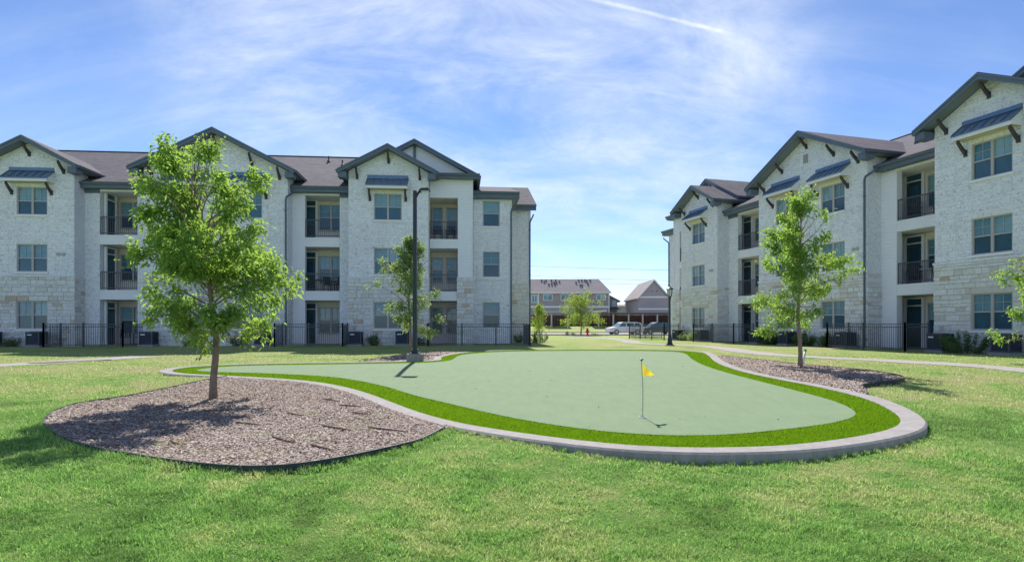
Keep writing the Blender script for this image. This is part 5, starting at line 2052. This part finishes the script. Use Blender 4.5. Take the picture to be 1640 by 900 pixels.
RED = plain('red_hydrant_paint', (0.55, 0.035, 0.03), 0.4, 0.4, 0.1, 6)
root = empty('fire_hydrant', (9.15, 71.9, 0.02))
tag(root, 'red fire hydrant at the edge of the parking lot', 'hydrant')
MB().lathe([(0.2, -0.05), (0.2, 0.05), (0.13, 0.08), (0.13, 0.55), (0.18, 0.58), (0.18, 0.63), (0.15, 0.66), (0.11, 0.80), (0.04, 0.86), (0.04, 0.92)], 14).build('barrel', RED, root, True)
for sg in (-1, 1):
    MB().tube([(sg * 0.1, 0, 0.45), (sg * 0.25, 0, 0.45)], 0.075, 10).build('side_outlet', RED, root)
MB().tube([(0, -0.1, 0.38), (0, -0.27, 0.38)], 0.10, 10).build('front_outlet', RED, root)
for k, (bx, by, hh) in enumerate(((6.7, 72.0, 0.55), (7.55, 72.1, 0.3), (10.0, 72.0, 0.3))):
    make_shrub(['small tuft left of the young tree by the parking lot', 'tiny tuft just left of the red hydrant', 'tiny tuft just right of the red hydrant'][k], (bx, by, 0.0), 0.35, hh, 160, 300 + k, SHRUB, 0.16, 0.9)

WOODP = plain('grey_utility_pole', (0.16, 0.13, 0.11), 0.9, 0.1, 0.2, 1)
for k, px in enumerate((-42.0, 62.0)):
    root = empty('utility_pole', (px, 140.0, 0.9))
    tag(root, ['timber utility pole hidden behind the left block', 'timber utility pole hidden behind the right block'][k], 'utility pole', 'utility poles carrying the power lines')
    MB().tube([(0, 0, -1), (0, 0, 17)], [0.17, 0.11], 8).build('mast', WOODP, root)
    MB().box(-0.07, 0.07, -1.2, 1.2, 15.6, 15.8).build('cross_arm', WOODP, root)
for k, (za, zb, sag, dy) in enumerate(((17.9, 13.9, 1.0, -1.0), (16.5, 11.6, 1.4, 0.0), (15.3, 10.9, 1.5, 1.0))):
    pts = []
    for i in range(41):
        t = i / 40
        pts.append((-42 + 104 * t, 140 + dy, za + (zb - za) * t - 4 * sag * t * (1 - t)))
    tag(MB().tube(pts, 0.035, 5).build('power_line', METAL), ['uppermost thin power line crossing the sky gap', 'middle thin power line crossing the sky gap', 'lowest thin power line crossing the sky gap'][k], 'power line', 'power lines across the gap')

# ------------------------------------------------------------------ ground cover and small litter
rs = np.random.RandomState(42)


def vnoise(X_, Y_, freq, seed, n=14):
    r = np.random.RandomState(seed)
    out = np.zeros_like(X_)
    for _ in range(n):
        a = r.uniform(0, 6.283)
        f = freq * r.uniform(0.6, 1.7)
        out += np.sin((X_ * math.cos(a) + Y_ * math.sin(a)) * f + r.uniform(0, 6.283))
    return out / math.sqrt(n / 2)


def chips(poly, n, smin, smax, name, near_bias=True, dz=0.0):
    P = np.array(poly)
    out = []
    lo, hi = P.min(0), P.max(0)
    X_ = rs.uniform(lo[0], hi[0], n * 5)
    Y_ = rs.uniform(lo[1], hi[1], n * 5)
    keep = inside(poly, X_, Y_)
    if near_bias:
        keep &= rs.uniform(0, 1, n * 5) < (lo[1] / Y_) ** 1.2
    thin_ = 0.5 * vnoise(X_, Y_, 2.4, 5) + 0.4 * vnoise(X_, Y_, 9.0, 6)
    keep &= rs.uniform(0, 1, n * 5) < 0.80 + 0.45 * thin_
    X_, Y_ = X_[keep][:n], Y_[keep][:n]
    m_ = len(X_)
    L = smin + (smax - smin) * rs.uniform(0, 1, m_) ** 1.8
    W = L * rs.uniform(0.22, 0.5, m_)
    H = L * 0.16
    a = rs.uniform(0, 6.28, m_)
    tilt = rs.normal(0, 0.32, m_)
    tl2 = rs.normal(0, 0.25, m_)
    c, s_ = np.cos(a), np.sin(a)
    ex = np.stack([c * np.cos(tilt), s_ * np.cos(tilt), np.sin(tilt)], 1)
    ey = np.stack([-s_ * np.cos(tl2), c * np.cos(tl2), np.sin(tl2)], 1)
    ez_ = np.cross(ex, ey)
    ctr = np.stack([X_, Y_, BED_Z(X_, Y_) + 0.006 + rs.uniform(0, 0.014, m_) + dz], 1)
    v = np.empty((m_, 5, 3))
    hx = ex * (L / 2)[:, None]
    hy = ey * (W / 2)[:, None]
    v[:, 0] = ctr - hx - hy * 0.7
    v[:, 1] = ctr + hx - hy
    v[:, 2] = ctr + hx * 0.8 + hy
    v[:, 3] = ctr - hx + hy * 0.8
    v[:, 4] = ctr + ez_ * (H)[:, None]
    b = np.arange(m_)[:, None] * 5
    f = np.concatenate([b + [0, 1, 4], b + [1, 2, 4], b + [2, 3, 4], b + [3, 0, 4]], 1).reshape(-1)
    o = link(name, np_mesh(name, v.reshape(-1, 3), f, 3, CHIP))
    o['kind'] = 'stuff'
    return o


tag(chips(beds[0], 110000, 0.012, 0.055, 'mulch_chips'), 'grey brown bark chips covering the large left bed', 'mulch')
tag(chips(beds[1], 24000, 0.025, 0.08, 'mulch_chips'), 'grey brown bark chips covering the bed right of the green', 'mulch')
tag(chips(beds[2], 5000, 0.05, 0.12, 'mulch_chips'), 'pale chips covering the small bed at the light pole', 'mulch')

for k, (x, y, a, L) in enumerate(((-3.45, 7.75, -0.5, 0.5), (-3.1, 8.5, -0.6, 0.35), (-2.62, 6.75, -0.75, 0.55), (-2.2, 7.45, -0.65, 0.6), (-3.0, 9.9, -0.7, 0.4), (-2.55, 9.3, -0.3, 0.4), (-1.55, 7.35, -0.5, 0.65), (-3.75, 6.6, -0.8, 0.3), (-4.4, 8.9, 0.3, 0.4), (-2.2, 8.6, -0.6, 0.35), (-2.05, 6.35, -0.7, 0.4))):
    r3 = random.Random(k)
    pts = []
    for i in range(6):
        t = i / 5 - 0.5
        xx, yy = x + math.cos(a) * L * t + r3.uniform(-0.015, 0.015), y + math.sin(a) * L * t + r3.uniform(-0.015, 0.015)
        pts.append((xx, yy, float(BED_Z(xx, yy)) + 0.026 + r3.uniform(0, 0.008)))
    tag(MB().tube(pts, [0.008, 0.010, 0.010, 0.009, 0.008, 0.005], 6).build('twig', TWIG), 'thin dry brown twig lying on the chips of the left mulch bed', 'twig', 'twigs on the left mulch bed')


def blades(name, X_, Y_, Z_, hgt, wid, mat, lean=0.6):
    n = len(X_)
    a = rs.uniform(0, 6.28, n)
    b = rs.uniform(0, 6.28, n)
    h = hgt * rs.uniform(0.55, 1.3, n)
    w = wid * rs.uniform(0.7, 1.3, n)
    ln = np.abs(rs.normal(0, lean, n)) * h
    base = np.stack([X_, Y_, Z_ - 0.004], 1)
    sx = np.stack([np.cos(a), np.sin(a), np.zeros(n)], 1) * (w / 2)[:, None]
    ld = np.stack([np.cos(b), np.sin(b), np.zeros(n)], 1)
    mid = base + ld * (ln * 0.4)[:, None] + np.array([0, 0, 1.0]) * (h * 0.62)[:, None]
    tip = base + ld * ln[:, None] * 1.15 + np.array([0, 0, 1.0]) * h[:, None]
    v = np.empty((n, 5, 3))
    v[:, 0] = base - sx
    v[:, 1] = base + sx
    v[:, 2] = mid + sx * 0.8
    v[:, 3] = mid - sx * 0.8
    v[:, 4] = tip
    k = np.arange(n)[:, None] * 5
    f = np.concatenate([k + [0, 1, 2], k + [0, 2, 3], k + [3, 2, 4]], 1).reshape(-1)
    o = link(name, np_mesh(name, v.reshape(-1, 3), f, 3, mat))
    o['kind'] = 'stuff'
    return o


# lawn blades: denser near the viewer
N = 680000
inv = rs.uniform(1 / 24.0, 1 / 2.7, N)
Yb = 1 / inv
Xb = rs.uniform(-1.02, 1.02, N) * (Yb + 0.8)
OUT2 = offset_loop(INNER, KW + 0.02)
keep = ~inside(OUT2, Xb, Yb)
for p in beds + [PR, PL]:
    keep &= ~inside(p, Xb, Yb)
Xb, Yb = Xb[keep], Yb[keep]
clump = np.clip(0.55 * vnoise(Xb, Yb, 3.2, 1) + 0.5 * vnoise(Xb, Yb, 11.0, 2) + 0.45 * vnoise(Xb, Yb, 30.0, 3), -1.4, 1.6)
keep = rs.uniform(0, 1, len(Xb)) < 0.82 + 0.16 * clump
Xb, Yb, clump = Xb[keep], Yb[keep], clump[keep]
hg = (0.031 + 0.009 * clump) * np.interp(Yb, [3, 12, 24], [1.0, 1.0, 0.9])
wd = np.interp(Yb, [2.7, 6, 12, 24], [0.0054, 0.0078, 0.0135, 0.023])
tag(blades('grass', Xb, Yb, zl(Xb, Yb), hg, wd, m_blade(), 0.75), 'mown green lawn grass with dry patches', 'grass')

# longer tufts along kerb and edging
P = np.array(offset_loop(INNER, KW + 0.03))
sel = P[:, 1] < 11
P = P[sel]
ii = rs.randint(0, len(P), 9000)
Xt = P[ii, 0] + rs.normal(0, 0.028, len(ii))
Yt = P[ii, 1] + rs.normal(0, 0.028, len(ii))
k2 = ~inside(offset_loop(INNER, KW + 0.015), Xt, Yt)
for p in beds:
    k2 &= ~inside(p, Xt, Yt)
Xt, Yt = Xt[k2], Yt[k2]
tag(blades('grass', Xt, Yt, zl(Xt, Yt), np.full(len(Xt), 0.05), np.full(len(Xt), 0.005), MATS['grass_blade'], 0.6), 'longer grass growing along the front of the concrete kerb', 'grass')
E2 = np.array(EL)
sel = E2[:, 1] < 10.5
E2 = E2[sel]
te = np.gradient(E2, axis=0)
te /= np.linalg.norm(te, axis=1)[:, None]
ne_ = np.stack([te[:, 1], -te[:, 0]], 1)
ii = rs.randint(0, len(E2), 9000)
off = rs.uniform(-0.09, 0.09, len(ii))
Xt = E2[ii, 0] + ne_[ii, 0] * off + rs.normal(0, 0.05, len(ii))
Yt = E2[ii, 1] + ne_[ii, 1] * off + rs.normal(0, 0.05, len(ii))
k2 = ~inside(offset_loop(INNER, KW + 0.02), Xt, Yt)
for p in beds:
    k2 &= ~inside(p, Xt, Yt)
Xt, Yt = Xt[k2], Yt[k2]
tag(blades('grass', Xt, Yt, zl(Xt, Yt), np.full(len(Xt), 0.052), np.full(len(Xt), 0.0055), MATS['grass_blade'], 0.7), 'longer grass growing against the edging of the left bed', 'grass')
# sparse weeds in the left bed
Xw, Yw = [], []
for cx_, cy_ in ((-3.2, 6.2), (-2.6, 6.1), (-2.3, 6.9), (-3.0, 7.1), (-3.8, 6.6), (-2.0, 7.6), (-2.9, 8.6), (-1.9, 8.4), (-3.6, 5.95)):
    Xw += list(rs.normal(cx_, 0.15, 260))
    Yw += list(rs.normal(cy_, 0.10, 260))
Xw, Yw = np.array(Xw), np.array(Yw)
tag(blades('weeds', Xw, Yw, BED_Z(Xw, Yw), np.full(len(Xw), 0.035), np.full(len(Xw), 0.0045), MATS['grass_blade'], 1.0), 'sparse pale weeds sprouting through the left mulch bed', 'weeds')

# a few dry leaves blown onto the putting surface
Xd = rs.uniform(-4, 5.5, 60)
Yd = 1 / rs.uniform(1 / 20.0, 1 / 7.4, 60)
kd = inside(offset_loop(GREEN, -0.1), Xd, Yd)
Xd, Yd = Xd[kd], Yd[kd]
pd_ = np.stack([Xd, Yd, zg(Yd) - 0.008], 1)
dd_ = np.stack([rs.normal(size=len(Xd)), rs.normal(size=len(Xd)), rs.uniform(0, 0.25, len(Xd))], 1)
lo_ = link('dry_leaves', leaf_mesh('dry_leaves', pd_, dd_, 0.035, 0.016, TWIG, rs, 0.0))
lo_['kind'] = 'stuff'
tag(lo_, 'tiny dry leaves scattered over the putting green', 'leaves')

# fringe pile
N = 900000
Yf = 1 / rs.uniform(1 / 28.0, 1 / 6.3, N)
Xf = rs.uniform(-9, 8.5, N)
keep = inside(INNER, Xf, Yf) & ~inside(GREEN, Xf, Yf)
Xf, Yf = Xf[keep], Yf[keep]
wf_ = np.interp(Yf, [6, 10, 20, 28], [0.006, 0.010, 0.024, 0.05])
tag(blades('fringe_pile', Xf, Yf, zg(Yf) - 0.024, np.full(len(Xf), 0.028), wf_ * 0.85, FR_BLADE, 0.35), 'bright yellow green artificial turf pile round the putting green', 'turf')
